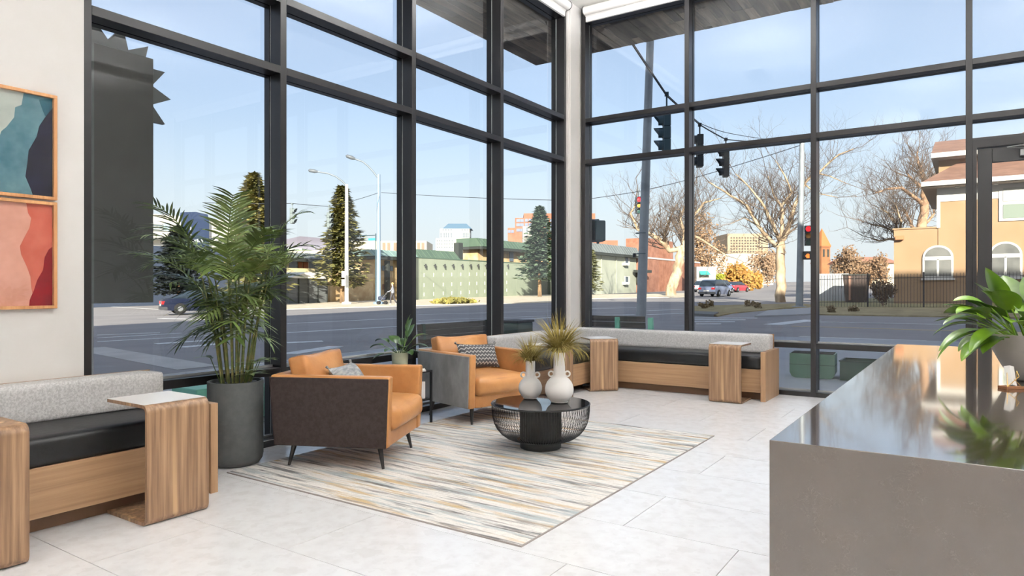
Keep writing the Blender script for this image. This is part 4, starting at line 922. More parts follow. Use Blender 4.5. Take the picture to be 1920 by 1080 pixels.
def twigs(m, p, d, L, r, depth, spread=.55, up=.12):
    if depth < 0 or r < .002: return
    n = 3; pts = [p]; q = p.copy(); dd = d.copy()
    for j in range(n):
        dd = (dd + Vector((random.uniform(-.3, .3), random.uniform(-.3, .3), random.uniform(-.2, .3) + up * .3))).normalized(); q = q + dd * (L / n); pts.append(q.copy())
    m.tube(pts, [r, r * .85, r * .7, r * .5], 4 if r > .03 else 3, cap=False)
    for k in range(random.choice((2, 3))):
        i = random.choice((1, 2, 3)); ax = Vector((random.uniform(-1, 1), random.uniform(-1, 1), random.uniform(-.4, .9) + up)).normalized()
        twigs(m, pts[i], (dd * (1 - spread) + ax * spread).normalized(), L * random.uniform(.55, .8), r * .55, depth - 1, spread, up)
def bare_tree(label, limbs, d, seed, dens=5, L0=1.6, depth=3, mat=BARK, jitter=1.5, rt=.02):
    """limbs: (list of (px,py), r_start, r_end), the first one is the trunk"""
    random.seed(seed); b = at_d(*limbs[0][0][0], d); b.z = min(b.z, street_z(b.x, b.y) + .1); t = thing('bare_tree', label, 'tree', b); dirv = (b - CAM); dirv.z = 0; dirv.normalize()
    joints = {}
    for li, (pp_, r0, r1) in enumerate(limbs):
        off = 0; m = MB(); P = []; tgt = random.uniform(-1, 1) * jitter * (li > 0) * 2
        for i, (x, y) in enumerate(pp_):
            if i == 0 and li > 0: off = joints.get((x, y), 0)
            elif li > 0: off += tgt / len(pp_)
            joints[(x, y)] = off; P.append(at_d(x, y, d + off) - b)
        if li == 0: P[0].z = -.1
        n = len(P) - 1; rad = [r0 + (r1 - r0) * i / n for i in range(n + 1)]
        # round the limb a little
        Q = []; RR = []
        for i in range(n):
            for k in range(3):
                u = k / 3; Q.append(P[i].lerp(P[i + 1], u) + (Vector((random.uniform(-1, 1), random.uniform(-1, 1), 0)) * r0 * .25 if k else Vector())); RR.append(rad[i] + (rad[i + 1] - rad[i]) * u)
        Q.append(P[-1]); RR.append(rad[-1])
        m.tube(Q, RR, 8); m.build('trunk' if li == 0 else 'limb', mat, t, smooth=60)
        if li > 0:
            tw = MB()
            for k in range(dens * n):
                i = random.randrange(n); u = random.random(); p = P[i].lerp(P[i + 1], u); dd = (P[i + 1] - P[i]).normalized(); ax = Vector((random.uniform(-1, 1), random.uniform(-1, 1), random.uniform(-.3, 1))).normalized()
                twigs(tw, p, (dd * .4 + ax * .6).normalized(), L0 * random.uniform(.5, 1.1), max(rt, (rad[i] * .35)) * random.uniform(.5, .9), depth)
            twigs(tw, P[-1], (P[-1] - P[-2]).normalized(), L0, max(rt, r1 * .9), depth)
            tw.build('twigs', TWIG, t)['kind'] = 'stuff'
    return t
bare_tree('big bare tree with pale trunk on the corner lot', [
    ([(1464, 568), (1463, 520), (1463, 480), (1463, 452)], .34, .27),
    ([(1463, 458), (1454, 461), (1437, 442), (1421, 423), (1401, 386), (1379, 372), (1350, 354), (1330, 342)], .17, .035), ([(1463, 452), (1459, 443), (1445, 412), (1432, 386), (1410, 357), (1379, 326)], .17, .03),
    ([(1463, 452), (1466, 430), (1467, 408), (1465, 385), (1450, 365), (1440, 330)], .15, .03), ([(1465, 385), (1485, 361), (1472, 330), (1454, 301)], .09, .025),
    ([(1463, 452), (1470, 448), (1481, 419), (1490, 385), (1508, 345), (1519, 332), (1534, 325), (1559, 301), (1572, 290), (1600, 279)], .17, .03), ([(1534, 325), (1555, 330), (1590, 345)], .06, .02), ([(1508, 345), (1530, 362), (1570, 370)], .06, .02), ([(1421, 423), (1395, 408), (1370, 420)], .07, .02)], 45.4, 41, dens=5, L0=1.9, depth=3, rt=.022)
bare_tree('leaning bare tree in front of the brick building', [
    ([(1258, 552), (1266, 520), (1275, 490), (1279, 466)], .62, .45),
    ([(1279, 466), (1255, 470), (1235, 447), (1215, 437), (1195, 430), (1182, 400), (1190, 387)], .3, .07), ([(1255, 470), (1245, 445), (1257, 407), (1270, 382)], .2, .05), ([(1279, 466), (1283, 440), (1292, 415), (1320, 380), (1350, 372)], .3, .05),
    ([(1279, 466), (1295, 440), (1310, 446), (1340, 465), (1365, 480)], .22, .05), ([(1283, 440), (1275, 410), (1290, 375), (1300, 350)], .2, .05), ([(1292, 415), (1315, 400), (1330, 420)], .14, .05)], 74, 42, dens=6, L0=3.0, depth=3, rt=.035, jitter=3)
bare_tree('tall bare tree rising behind the stucco house', [
    ([(1728, 560), (1728, 480), (1728, 425), (1733, 385), (1735, 355)], .5, .3),
    ([(1735, 355), (1730, 330), (1722, 305), (1720, 285)], .26, .06), ([(1735, 355), (1745, 335), (1755, 325)], .2, .06), ([(1733, 385), (1715, 370), (1690, 352), (1660, 355), (1642, 362)], .2, .05), ([(1735, 355), (1715, 340), (1700, 325)], .2, .05), ([(1728, 425), (1740, 415), (1752, 400), (1750, 385)], .16, .05), ([(1728, 440), (1710, 425), (1700, 400), (1690, 385)], .2, .05)], 62, 43, dens=8, L0=2.4, depth=3, mat=BARK2, rt=.03, jitter=2.5)
bare_tree('low dark bare tree at the corner of the stucco house', [
    ([(1694, 560), (1690, 500), (1686, 450)], .3, .2),
    ([(1686, 450), (1675, 432), (1655, 425), (1632, 420)], .14, .04), ([(1686, 450), (1680, 420), (1665, 400), (1650, 390)], .14, .04), ([(1686, 450), (1668, 448), (1648, 452), (1632, 446)], .12, .04), ([(1686, 450), (1690, 415), (1680, 385)], .14, .04)], 54, 44, dens=8, L0=2.0, depth=3, rt=.026, jitter=2)
def bushy(name, label, px, pyb, pyt, wpx, d, ca, cb, seed, n=900, cat='shrub', trunk=True, sz=.3):
    random.seed(seed); b = at_d(px, pyb, d); b.z = min(b.z, street_z(b.x, b.y) + .4); H = at_d(px, pyt, d).z - b.z; Rm = wpx / F * d / 2; t = thing(name, label, cat, b); m = MB()
    if trunk: MB().tube([(0, 0, -.2), (0, 0, H * .5)], [.06 * Rm + .03, .02], 6).build('stem', BARK, t)
    cl = [(random.uniform(-.6, .6) * Rm, random.uniform(-.6, .6) * Rm, random.uniform(.25, .8) * H, random.uniform(.3, .5)) for k in range(9)]
    for k in range(n * 2):
        c = random.choice(cl); v = Vector((random.gauss(0, 1), random.gauss(0, 1), random.gauss(0, 1))).normalized() * random.gauss(.8, .25)
        p = Vector((c[0] + v.x * Rm * c[3], c[1] + v.y * Rm * c[3], max(.02, c[2] + v.z * H * .25))); s = sz * random.uniform(.3, .75); a = Vector((random.uniform(-1, 1), random.uniform(-1, 1), random.uniform(-1, 1))).normalized() * s; bq = a.orthogonal().normalized() * s * .6
        m.add([p - a, p + bq, p + a, p - bq], [(0, 1, 2, 3)])
    m.build('foliage', M('foliage_%d' % seed, ca, .95, cb, ns=.8, det=4, spec=.05), t); return t
bushy('golden_tree', 'golden leafy tree past the silver car', 1383, 548, 498, 62, 105, (180, 140, 78), (150, 110, 58), 51, 1100, 'tree', sz=.5); bushy('golden_tree', 'smaller golden tree next to the red car', 1410, 545, 510, 40, 125, (178, 136, 70), (150, 110, 54), 52, 700, 'tree', sz=.5)
bushy('hedge', 'green hedge behind the silver car', 1345, 540, 512, 48, 120, (150, 150, 60), (104, 116, 50), 53, 800, 'hedge', False, .5); bushy('bare_shrub', 'brownish leafless tree beyond the iron fence', 1590, 548, 462, 70, 120, (150, 124, 98), (118, 96, 76), 54, 2000, 'tree', sz=.4); bushy('bare_shrub', 'second brownish leafless tree beyond the fence yard', 1640, 548, 478, 60, 110, (146, 120, 94), (116, 92, 72), 55, 1700, 'tree', sz=.36)
bushy('dry_shrub', 'tangled dry shrub behind the iron fence next to the house', 1655, 571, 520, 46, 36, (120, 100, 82), (80, 66, 54), 56, 700, 'shrub', True, .12)
bushy('mounded_shrub', 'low mounded shrub in front of the green panelled wall', 845, 569.5, 560.5, 84, depth_on_street(845, 570), (160, 150, 84), (116, 112, 64), 57, 900, 'shrub', False, .4)
bushy('round_hedge', 'rounded hedge above the grey shed', 597, 512, 497, 36, 71, (128, 134, 60), (86, 96, 44), 58, 500, 'hedge', False, .25)
bushy('distant_trees', 'pale bare trees beyond the big bare tree', 1430, 545, 470, 60, 150, (164, 138, 112), (132, 108, 86), 59, 1500, 'tree', sz=.45); bushy('distant_trees', 'hazy bare trees behind the leaning bare tree', 1325, 540, 400, 90, 150, (158, 130, 102), (128, 104, 82), 60, 1500, 'tree', sz=.5)
for k, (x, y) in enumerate(((1330, 577), (1405, 576), (1420, 580), (1318, 580), (1560, 588), (1600, 586))):
    bushy('weed_clump', 'dry weeds ' + ('behind the concrete drain box', 'before the big bare tree', 'nearest the corner ramp', 'beside the concrete drain box', 'on the verge before the dumpster', 'on the verge before the house yard')[k], x, y, y - 14, 20, depth_on_street(x, y), (150, 132, 100), (116, 100, 76), 70 + k, 90, 'weeds', False, .12)['group'] = 'dry weeds along the road'
# ================================================================ buildings
WIN = M('far_window', (74, 84, 96), .25, (96, 108, 120), ns=.6); WINB = M('blue_window', (66, 86, 116), .3); TRIMW = M('white_trim', (204, 202, 196), .6)
def bx_x(x, pa, pb, pt, pbm=None, dep=8, ref=None):
    """box facing +x on the plane x: pixel columns pa..pb, top row pt (measured at column ref), bottom row pbm or ground"""
    r = ref if ref is not None else pa; ya, yb = at_x(pa, 540, x).y, at_x(pb, 540, x).y; zt = at_x(r, pt, x).z; zb = at_x(r, pbm, x).z if pbm else street_z(x, (ya + yb) / 2) - .6
    return (x - dep, x, min(ya, yb), max(ya, yb), zb, zt)
def bx_y(y, pa, pb, pt, pbm=None, dep=8, ref=None):
    r = ref if ref is not None else pa; xa, xb = at_y(pa, 540, y).x, at_y(pb, 540, y).x; zt = at_y(r, pt, y).z; zb = at_y(r, pbm, y).z if pbm else street_z((xa + xb) / 2, y) - .6
    return (min(xa, xb), max(xa, xb), y, y + dep, zb, zt)
def bld(label, cat='building', name='building'): return thing(name, label, cat)
def recenter(t):   # put the Empty at the foot of its parts
    ch = list(t.children); mn = Vector((1e9,) * 3); mxv = Vector((-1e9,) * 3)
    for c in ch:
        for v in c.bound_box:
            p = c.matrix_basis @ Vector(v)
            for i in range(3): mn[i] = min(mn[i], p[i]); mxv[i] = max(mxv[i], p[i])
    b = Vector(((mn.x + mxv.x) / 2, (mn.y + mxv.y) / 2, mn.z)); t.location = b
    for c in ch: c.location = c.location - b
    return t
def P(nm, b, mat, t, **k): return MB().box(*b).build(nm, mat, t, **k)
# -- green panelled wall with sconces
GW = M('green_wall', (146, 154, 136), .8, (134, 144, 126), ns=.4, det=5); xg = -44.5
t = bld('long grey-green panelled wall with a row of small sconces', 'wall', 'panelled_wall')
bw = bx_x(xg, 768, 1055, 483, None, .4); 
seg = 16; yy0, yy1 = bw[2], bw[3]; pn = None
for k in range(seg):
    a = yy0 + (yy1 - yy0) * k / seg; b_ = yy0 + (yy1 - yy0) * (k + 1) / seg
    if pn is None: pn = MB().box(-.4, 0, .02, b_ - a - .02, 0, bw[5] - bw[4]).build('panel', GW, t, loc=(xg, a, bw[4]))
    else: share(pn, 'panel', t, (xg, a, bw[4]))
MB().box(xg - .45, xg + .05, yy0, yy1, bw[5], bw[5] + .12).build('coping', M('dark_green_roof', (78, 100, 86), .6), t)
sc0 = st0 = None
for px in (795, 813, 831, 847, 864, 880, 894, 909, 930, 950):
    q = at_x(px, 500, xg)
    if sc0 is None:
        sc0 = MB().tube([(.02, 0, .12), (.25, 0, .12)], .04, 6).tube([(.25, 0, .3), (.25, 0, -.15)], .09, 8).build('sconce', M('sconce_dark', (44, 46, 46), .5), t, loc=(xg, q.y, q.z)); 
        st0 = MB().box(0, .04, -.05, .05, -.2, .2).build('wall_mark', M('pale_wall_mark', (226, 228, 196), .6), t, loc=(xg, q.y, q.z - .9))  # small pale raised marks, three below each sconce
    else: share(sc0, 'sconce', t, (xg, q.y, q.z)); share(st0, 'wall_mark', t, (xg, q.y, q.z - .9))
    for dz in (2.0, 3.0): share(st0, 'wall_mark', t, (xg, q.y, q.z - dz))
recenter(t)
# -- stone building with green mansard roof
STONE = M('tan_stone', (212, 188, 146), .9, (180, 148, 104), ns=.9, det=5, lo=.35, hi=.65, bump=.4, bs=4); GROOF = M('green_metal_roof', (88, 108, 90), .6, (78, 98, 82), ns=.5); DKT = M('dark_fascia', (52, 56, 52), .7)
def mansard(t, x, pa, pb, pt, pb2, dep, mat, over=.8, ref=None):
    b = bx_x(x, pa, pb, pt, pb2, dep, ref); m = MB()
    m.add([(b[1] + over, b[2], b[4]), (b[1] + over, b[3], b[4]), (b[1], b[3], b[5]), (b[1], b[2], b[5]), (b[0], b[2], b[4]), (b[0], b[3], b[4]), (b[0], b[3], b[5]), (b[0], b[2], b[5])],
          [(0, 1, 2, 3), (3, 2, 6, 7), (0, 3, 7, 4), (1, 5, 6, 2), (4, 7, 6, 5), (0, 4, 5, 1)])
    r = m.build('mansard_roof', mat, t); P('fascia', (b[0], b[1] + over - .05, b[2] + .05, b[3] - .05, b[4] - .35, b[4] - .01), DKT, t)
    n = int((b[3] - b[2]) / .8); s0 = None; ang = math.atan2(b[5] - b[4], over); ln = math.hypot(b[5] - b[4], over)
    for k in range(min(n, 60)):
        loc = (b[1] + over, b[2] + (k + .5) * (b[3] - b[2]) / min(n, 60), b[4])
        if s0 is None: s0 = MB().box(-ln, 0, -.04, .04, 0, .06).build('roof_rib', mat, r, loc=loc, rot=(0, ang, 0))
        else: share(s0, 'roof_rib', r, loc, (0, ang, 0))
    return b
t = bld('tan stone building with a green metal mansard roof behind the panelled wall')
P('stone_wall', bx_x(-52, 896, 1062, 463, None, 2.6, 896), STONE, t); mansard(t, -51.5, 892, 1064, 446, 462, 3.4, GROOF, 1.0, 892); mansard(t, -51, 775, 852, 467, 483, 2.5, GROOF, 1.0, 780); P('lower_wall', bx_x(-52, 775, 852, 483, None, 1.5, 780), STONE, t)
P('chimney', bx_x(-50.5, 860, 868, 455, None, .8), DKT, t); P('window', bx_x(-51.9, 956, 963, 470, 490, .3), WIN, t); recenter(t)
# -- white office tower
def far_box(cx, half_w, half_d, z0, z1, yaw, d): return None
t = bld('distant white office tower with a blue pavilion roof'); d = 460; c = at_d(850, 540, d); WT = M('tower_white', (166, 163, 153), .7); BR = M('pavilion_blue', (92, 118, 138), .5)
def loc_box(nm, pa, pb, pt, pbm, mat, t, d, dep, dd=0):
    xa, xb = (pa - 850) / F * d, (pb - 850) / F * d; za = (540 - pt) / F * d; zb = (540 - pbm) / F * d - 0
    return MB().box(xa, xb, dd, dd + dep, zb, za).build(nm, mat, t)
t.location = (c.x, c.y, EYE); t.rotation_euler = (0, 0, TH + R(0))
loc_box('lower_block', 817, 884, 447, 560, WT, t, d, 24); loc_box('upper_block', 824, 880, 428, 447, WT, t, d, 18, 3)
rf = MB(); k_ = d / F; rf.add([((829 - 850) * k_, 3, 112 * k_), ((884 - 850) * k_, 3, 112 * k_), ((884 - 850) * k_, 21, 112 * k_), ((829 - 850) * k_, 21, 112 * k_), ((838 - 850) * k_, 9, 123 * k_), ((873 - 850) * k_, 9, 123 * k_), ((873 - 850) * k_, 15, 123 * k_), ((838 - 850) * k_, 15, 123 * k_)], [(0, 1, 5, 4), (1, 2, 6, 5), (2, 3, 7, 6), (3, 0, 4, 7), (4, 5, 6, 7), (0, 3, 2, 1)]).build('pavilion_roof', BR, t)
wn0 = None
def win_grid(t, xs, zs, w, h, mat, y=-.15, base=850, dd=d):
    global wn0
    w0 = None
    for z in zs:
        for x in xs:
            loc = ((x - base) * dd / F, y, (540 - z) * dd / F)
            if w0 is None: w0 = MB().box(-w / 2, w / 2, -.1, .1, -h / 2, h / 2).build('window', mat, t, loc=loc)
            else: share(w0, 'window', t, loc)
win_grid(t, [820, 824, 828.5, 834, 838, 843, 848, 862, 868, 874, 879], (451.5, 457.5, 463.5), .8, .8, WIN); win_grid(t, [826, 832, 836, 840, 845.5, 868, 871, 874, 877, 880], (440,), .9, 3.2, WIN, 2.9); win_grid(t, [830, 835, 840, 845, 866, 871, 876], (430.5,), 1, 1, WIN, 2.9)
# -- red brick stepped office
t = bld('distant red brick office block with stepped roofline'); d = 380; c = at_d(850, 540, d); t.location = (c.x, c.y, EYE); t.rotation_euler = (0, 0, TH); BRK = M('orange_brick', (164, 106, 82), .85, (148, 92, 70), ns=.2)
for nm, a, b_, tp, dep, o in (('low_step', 952, 966, 426, 20, 4), ('middle_step', 966, 982, 408, 20, 2), ('main_block', 982, 1116, 400, 24, 0), ('end_block', 1116, 1160, 450, 20, 3)): loc_box(nm, a, b_, tp, 555, BRK, t, d, dep, o)
for z in (413, 421, 431): win_grid(t, [972, 979], (z,), 2.2, 1.6, WINB, 1.85, 850, d); win_grid(t, [987, 994, 1001, 1026, 1034, 1041, 1048, 1107], (z,), 1.7, 1.6, WINB, -.1, 850, d)
win_grid(t, [955, 961], (433,), 1.5, 1.6, WINB, 3.85, 850, d)
t = bld('white low rooftop block in front of the red brick office'); d = 300; c = at_d(850, 540, d); t.location = (c.x, c.y, EYE); t.rotation_euler = (0, 0, TH); loc_box('wall', 980, 1012, 424, 555, WT, t, d, 14); win_grid(t, [988, 997], (432,), .8, 2.4, WIN, -.1, 850, d)
# -- long cream block behind the spruce
t = bld('long cream block behind the street lights'); d = 210; c = at_d(850, 540, d); t.location = (c.x, c.y, EYE); t.rotation_euler = (0, 0, TH); CRM = M('cream_wall', (206, 196, 172), .8); loc_box('wall', 655, 800, 452, 560, CRM, t, d, 16); win_grid(t, [720, 729, 741, 752, 785, 793], (463,), .9, 2.6, M('brown_window', (118, 90, 66), .5), -.1, 850, d)
t = bld('pale low block under the hills behind the grey shed'); d = 190; c = at_d(850, 540, d); t.location = (c.x, c.y, EYE); t.rotation_euler = (0, 0, TH); loc_box('wall', 500, 612, 470, 560, CRM, t, d, 14); loc_box('green_roof', 500, 566, 466, 470, M('pale_green_roof', (176, 206, 160), .7), t, d, 12)
# -- left motel-like building with metal roof, brown doors
GREYROOF = M('grey_metal_roof', (118, 124, 124), .55, (104, 110, 110), ns=.5)
t = bld('two-storey tan building with grey metal roof and brown doors'); x = -54
P('upper_wall', bx_x(x, 500, 640, 485, 503, 4, 560), M('tan_siding', (178, 160, 128), .8), t); P('lower_wall', bx_x(x + .6, 500, 640, 503, None, 4, 560), M('cream_panel', (222, 206, 156), .8), t); mansard(t, x, 498, 642, 474, 485, 4, GREYROOF, 1.4, 560)
for a, b_ in ((560, 567), (569, 578)): P('brown_door', bx_x(x + .1, a, b_, 487, 503, .15, 560), M('brown_door', (150, 92, 66), .6), t)
for a, b_ in ((543, 558), (581, 588), (590, 606), (515, 535)): P('window', bx_x(x + .1, a, b_, 488, 502, .15, 560), WIN, t)
recenter(t)
# -- grey shed
t = bld('small grey shed with a white gabled roof by the spruce', 'shed', 'shed'); x = -47; GP = M('grey_board', (112, 116, 116), .8, (96, 100, 100), ns=1, sc=(1, .3, 5))
b = bx_x(x, 541, 613, 522, None, 3, 576); n = 4
for k in range(n):
    a = b[2] + (b[3] - b[2]) * k / n; e = b[2] + (b[3] - b[2]) * (k + 1) / n
    pq = P('board_panel', (x - .15, x, a + .03, e - .03, b[4], b[5]), GP, t); P('post', (x - .1, x + .06, e - .05, e + .05, b[4], b[5]), DKT, t)
P('core', (b[0], x - .16, b[2], b[3], b[4], b[5]), GP, t); ym = b[2] + (b[3] - b[2]) * .45
MB().prism([(b[2] - .2, b[5]), (b[3] + .1, b[5]), (b[3] - .6, b[5] + .55), (ym, b[5] + .6)], b[0] - .2, x + .25, 'x').build('roof', M('white_roof', (240, 236, 226), .6), t); recenter(t)
# -- stone wall building behind the pedestrian, with arch
t = bld('rough tan stone building with dark arch behind the pedestrian'); x = -48.2
P('stone_wall', bx_x(x, 619, 700, 512, None, 1.8, 640), STONE, t); P('stone_wall', bx_x(x - .5, 700, 772, 484, None, 3, 740), STONE, t); mansard(t, x - .2, 690, 775, 470, 482, 3.4, M('bluegreen_roof', (128, 152, 146), .6), .9, 735)
for a, b_ in ((717, 721), (731, 737)): P('window', bx_x(x - .35, a, b_, 499, 508, .2, 740), WIN, t)
P('pilaster', bx_x(x + .1, 727, 731, 490, None, .5, 740), DKT, t); P('doorway', bx_x(x - .4, 718, 727, 533, 543, .2, 740), M('brown_panel', (110, 78, 58), .7), t); recenter(t)
# -- far left white building with a blue sign panel
t = bld('white modern building with a dark blue panel seen through the palm'); x = -62
P('wall', bx_x(x, 120, 445, 404, None, 12, 320), M('bright_white', (240, 234, 222), .7), t); b = bx_x(x + .3, 342, 392, 410, 462, .6, 366)
blp = M('blue_panel', (60, 74, 104), .4); m = MB().box(*b); m.prism([(b[2], b[5]), (b[3], b[5]), ((b[2] + b[3]) / 2 + 1.3, b[5] + .55), ((b[2] + b[3]) / 2, b[5] + .7), ((b[2] + b[3]) / 2 - 1.3, b[5] + .55)], b[0], b[1], 'x'); bp = m.build('blue_panel', blp, t)
wl_ = M('white_lettering', (226, 232, 240), .6)
P('vertical_line', bx_x(x + .36, 357.6, 358.8, 426, 452, .07, 366), wl_, bp)
for k in range(5): P('letter', bx_x(x + .36, 361 + 4.2 * k, 363.6 + 4.2 * k, 448 + (k % 2), 454, .07, 366), wl_, bp)
P('ground_floor_glazing', bx_x(x + .3, 150, 445, 462, None, .5, 320), M('dark_glazing', (70, 80, 98), .2), t)
for a, b_ in ((240, 304), (308, 318)): P('window', bx_x(x + .15, a, b_, 418, 432, .3, 300), M('louvre', (170, 190, 196), .4), t)
for k in range(3): P('louvre_slat', bx_x(x + .3, 240, 304, 420 + 4.5 * k, 421.5 + 4.5 * k, .2, 300), TRIMW, t)
P('ledge', bx_x(x + .8, 150, 320, 446, 449, 1, 300), TRIMW, t); recenter(t)
# -- grey building with ribbed metal roof (banquette window)
t = bld('grey-green two-storey building with ribbed metal roof behind the walk signal'); x = -38; GGW = M('greygreen_wall', (172, 176, 160), .8, (160, 164, 148), ns=.3)
P('wall', bx_x(x, 1082, 1193, 470, None, 4, 1103), GGW, t); mansard(t, x, 1081, 1193, 454, 472, 4, GREYROOF, .9, 1103)
for z0_, z1_ in ((482, 496), (518, 532)):
    wq = P('window', bx_x(x + .08, 1172, 1181, z0_, z1_, .2, 1176), TRIMW, t); P('pane', bx_x(x + .12, 1173, 1178, z0_ + 1, z1_ - 3, .1, 1176), WIN, wq); P('air_conditioner', bx_x(x + .6, 1173.5, 1180, z1_ - 3, z1_ + 1.5, .6, 1176), M('ac_white', (214, 214, 208), .6), t)
for pxx in (1128, 1156): P('downpipe', bx_x(x + .12, pxx, pxx + 1.2, 476, None, .1, pxx), GGW, t)
recenter(t)
# -- brick building behind leaning tree
t = bld('low red brick building behind the leaning bare tree'); x = -37.6; RB = M('red_brick', (160, 112, 90), .9, (138, 92, 72), ns=1, det=5)
P('wall', bx_x(x, 1200, 1312, 493, None, 4, 1305), RB, t); P('parapet', bx_x(x + .1, 1200, 1313, 490.5, 493, 4.2, 1305), TRIMW, t); P('rear_block', bx_x(x - 5, 1213, 1262, 450, None, 4, 1240), RB, t); P('doorway', bx_x(x + .1, 1197, 1205, 507, 530, .3, 1200), DKT, t); P('canopy', bx_x(x + 1.5, 1205, 1222, 506, 511, 1.5, 1210), DKT, t); recenter(t)
# -- distant beige office with grid windows, white wing, shop with teal awning
t = bld('distant beige office block with a grid of square windows'); d = 340; c = at_d(1400, 540, d); t.location = (c.x, c.y, EYE); t.rotation_euler = (0, 0, TH); BEI = M('beige_concrete', (156, 140, 116), .8)
def lb(nm, pa, pb, pt, pbm, mat, t, d, dep, dd=0, base=1400): return MB().box((pa - base) / F * d, (pb - base) / F * d, dd, dd + dep, (540 - pbm) / F * d, (540 - pt) / F * d).build(nm, mat, t)
lb('tower', 1364, 1440, 438, 560, BEI, t, d, 22); win_grid(t, [1371 + 5.2 * k for k in range(12)], [446 + 5.2 * k for k in range(6)], .75, .7, M('shade_window', (62, 54, 48), .5), -.1, 1400, d)
t = bld('bright white low block in front of the beige office'); d = 260; c = at_d(1400, 540, d); t.location = (c.x, c.y, EYE); t.rotation_euler = (0, 0, TH); lb('wall', 1335, 1450, 478, 560, WT, t, d, 16); lb('parapet', 1334, 1451, 476, 478.5, TRIMW, t, d, 16.4, -.2)
t = bld('small white shop with a teal awning behind the silver car', 'shop'); d = 110; c = at_d(1400, 540, d); t.location = (c.x, c.y, EYE); t.rotation_euler = (0, 0, TH); lb('wall', 1306, 1342, 500, 552, WT, t, d, 6); k_ = d / F
MB().add([(-89 * k_, -.05, 32 * k_), (-73 * k_, -.05, 32 * k_), (-71 * k_, -1.2, 24.5 * k_), (-90 * k_, -1.2, 24.5 * k_), (-89 * k_, -.05, 24.5 * k_), (-73 * k_, -.05, 24.5 * k_)], [(0, 3, 2, 1), (0, 4, 3), (1, 2, 5), (3, 4, 5, 2)]).build('awning', M('teal_awning', (60, 168, 150), .6), t)
# -- church with steeple
t = bld('church with a pointed orange brick steeple beyond the fence', 'church', 'church'); d = 170; c = at_d(1541, 540, d); t.location = (c.x, c.y, EYE); t.rotation_euler = (0, 0, TH + R(18)); CB = M('church_brick', (160, 108, 72), .85, (140, 92, 60), ns=.5); k_ = d / F
MB().box(-10 * k_, 10 * k_, -10 * k_, 10 * k_, -4, 78 * k_).build('tower', CB, t); MB().lathe([(11.5 * 1.41 * k_, 78 * k_), (.02, 112 * k_)], 4).build('spire', M('spire_orange', (172, 108, 64), .8), t, rot=(0, 0, R(45))); MB().box(-11 * k_, 11 * k_, -11 * k_, 11 * k_, 76 * k_, 78.5 * k_).build('cornice', CB, t)
for s in (-5, 5): MB().box((s - 2) * k_, (s + 2) * k_, -10 * k_ - .1, -10 * k_, 58 * k_, 72 * k_).build('belfry_opening', DKT, t)
MB().box(-8 * k_, 26 * k_, 2 * k_, 20 * k_, -4, 46 * k_).build('nave', M('nave_stone', (206, 180, 150), .85), t); MB().prism([(0 * k_, 46 * k_), (22 * k_, 46 * k_), (11 * k_, 58 * k_)], -8 * k_, 26 * k_, 'x').build('nave_roof', M('nave_roof', (150, 110, 92), .8), t)
t = bld('row of pale houses beyond the yard behind the fence', 'house', 'house'); d = 150; c = at_d(1610, 540, d); t.location = (c.x, c.y, EYE); t.rotation_euler = (0, 0, TH)
lb('wall', 1595, 1680, 492, 560, CRM, t, d, 10, 0, 1610); k_ = d / F; MB().prism([(-.8, 47 * k_), (11, 47 * k_), (5, 60 * k_)], -17 * k_, 72 * k_, 'x').build('roof', M('faded_red_roof', (176, 120, 98), .8), t); win_grid(t, [1606, 1620, 1640, 1658], (510,), 1.2, 1.6, WIN, -.1, 1610, d)
# ================================================================ stucco house
HY = 36.0; STU = M('peach_stucco', (162, 134, 105), .9, (154, 127, 98), ns=.5, det=5, bump=.15, bs=20, spec=.1); ROOF = M('brown_shingle', (136, 104, 88), .85, (118, 88, 74), ns=1.5, sc=(1, 1, 4)); EAVE = M('eave_grey', (150, 142, 134), .8)
t = bld('peach stucco house with brown roof and arched windows', 'house', 'house')
b1_ = bx_y(HY, 1676, 1760, 431, None, 9, 1676); P('side_wing', b1_, STU, t); P('wing_coping', (b1_[0] - .06, b1_[1], HY - .06, HY + 9, b1_[5], b1_[5] + .08), STU, t)
b2_ = bx_y(HY - .05, 1759, 2100, 352, None, 11, 1759); P('main_wall', b2_, STU, t); P('corner_trim', (b2_[0] - .06, b2_[0] + .1, HY - .1, HY + .1, b1_[5], b2_[5]), TRIMW, t)
eav = at_y(1736, 349, HY - 1.0); ez = eav.z; x0, x1 = b2_[0] - .75, b2_[1] + 1
P('fascia', (x0, x1, HY - 1.15, HY - 1.0, ez - .02, ez + .22), TRIMW, t); P('eave', (x0, x1, HY - 1.0, HY + 11.5, ez - .06, ez - .02), EAVE, t); P('frieze', (b2_[0], x1, HY - .09, HY - .05, ez - .8, ez - .06), TRIMW, t)
# hipped lower roof
rz = at_y(1812, 300, HY + 2.2).z; hx = at_y(1812, 300, HY + 2.2).x
MB().add([(x0, HY - 1.15, ez + .2), (x1, HY - 1.15, ez + .2), (x1, HY + 12, ez + .2), (x0, HY + 12, ez + .2), (hx, HY + 2.2, rz + .1), (x1 - 2, HY + 2.2, rz + .1), (x1 - 2, HY + 8, rz + .1), (hx, HY + 8, rz + .1)], [(0, 1, 5, 4), (1, 2, 6, 5), (2, 3, 7, 6), (3, 0, 4, 7), (4, 5, 6, 7), (0, 3, 2, 1)]).build('hip_roof', ROOF, t)
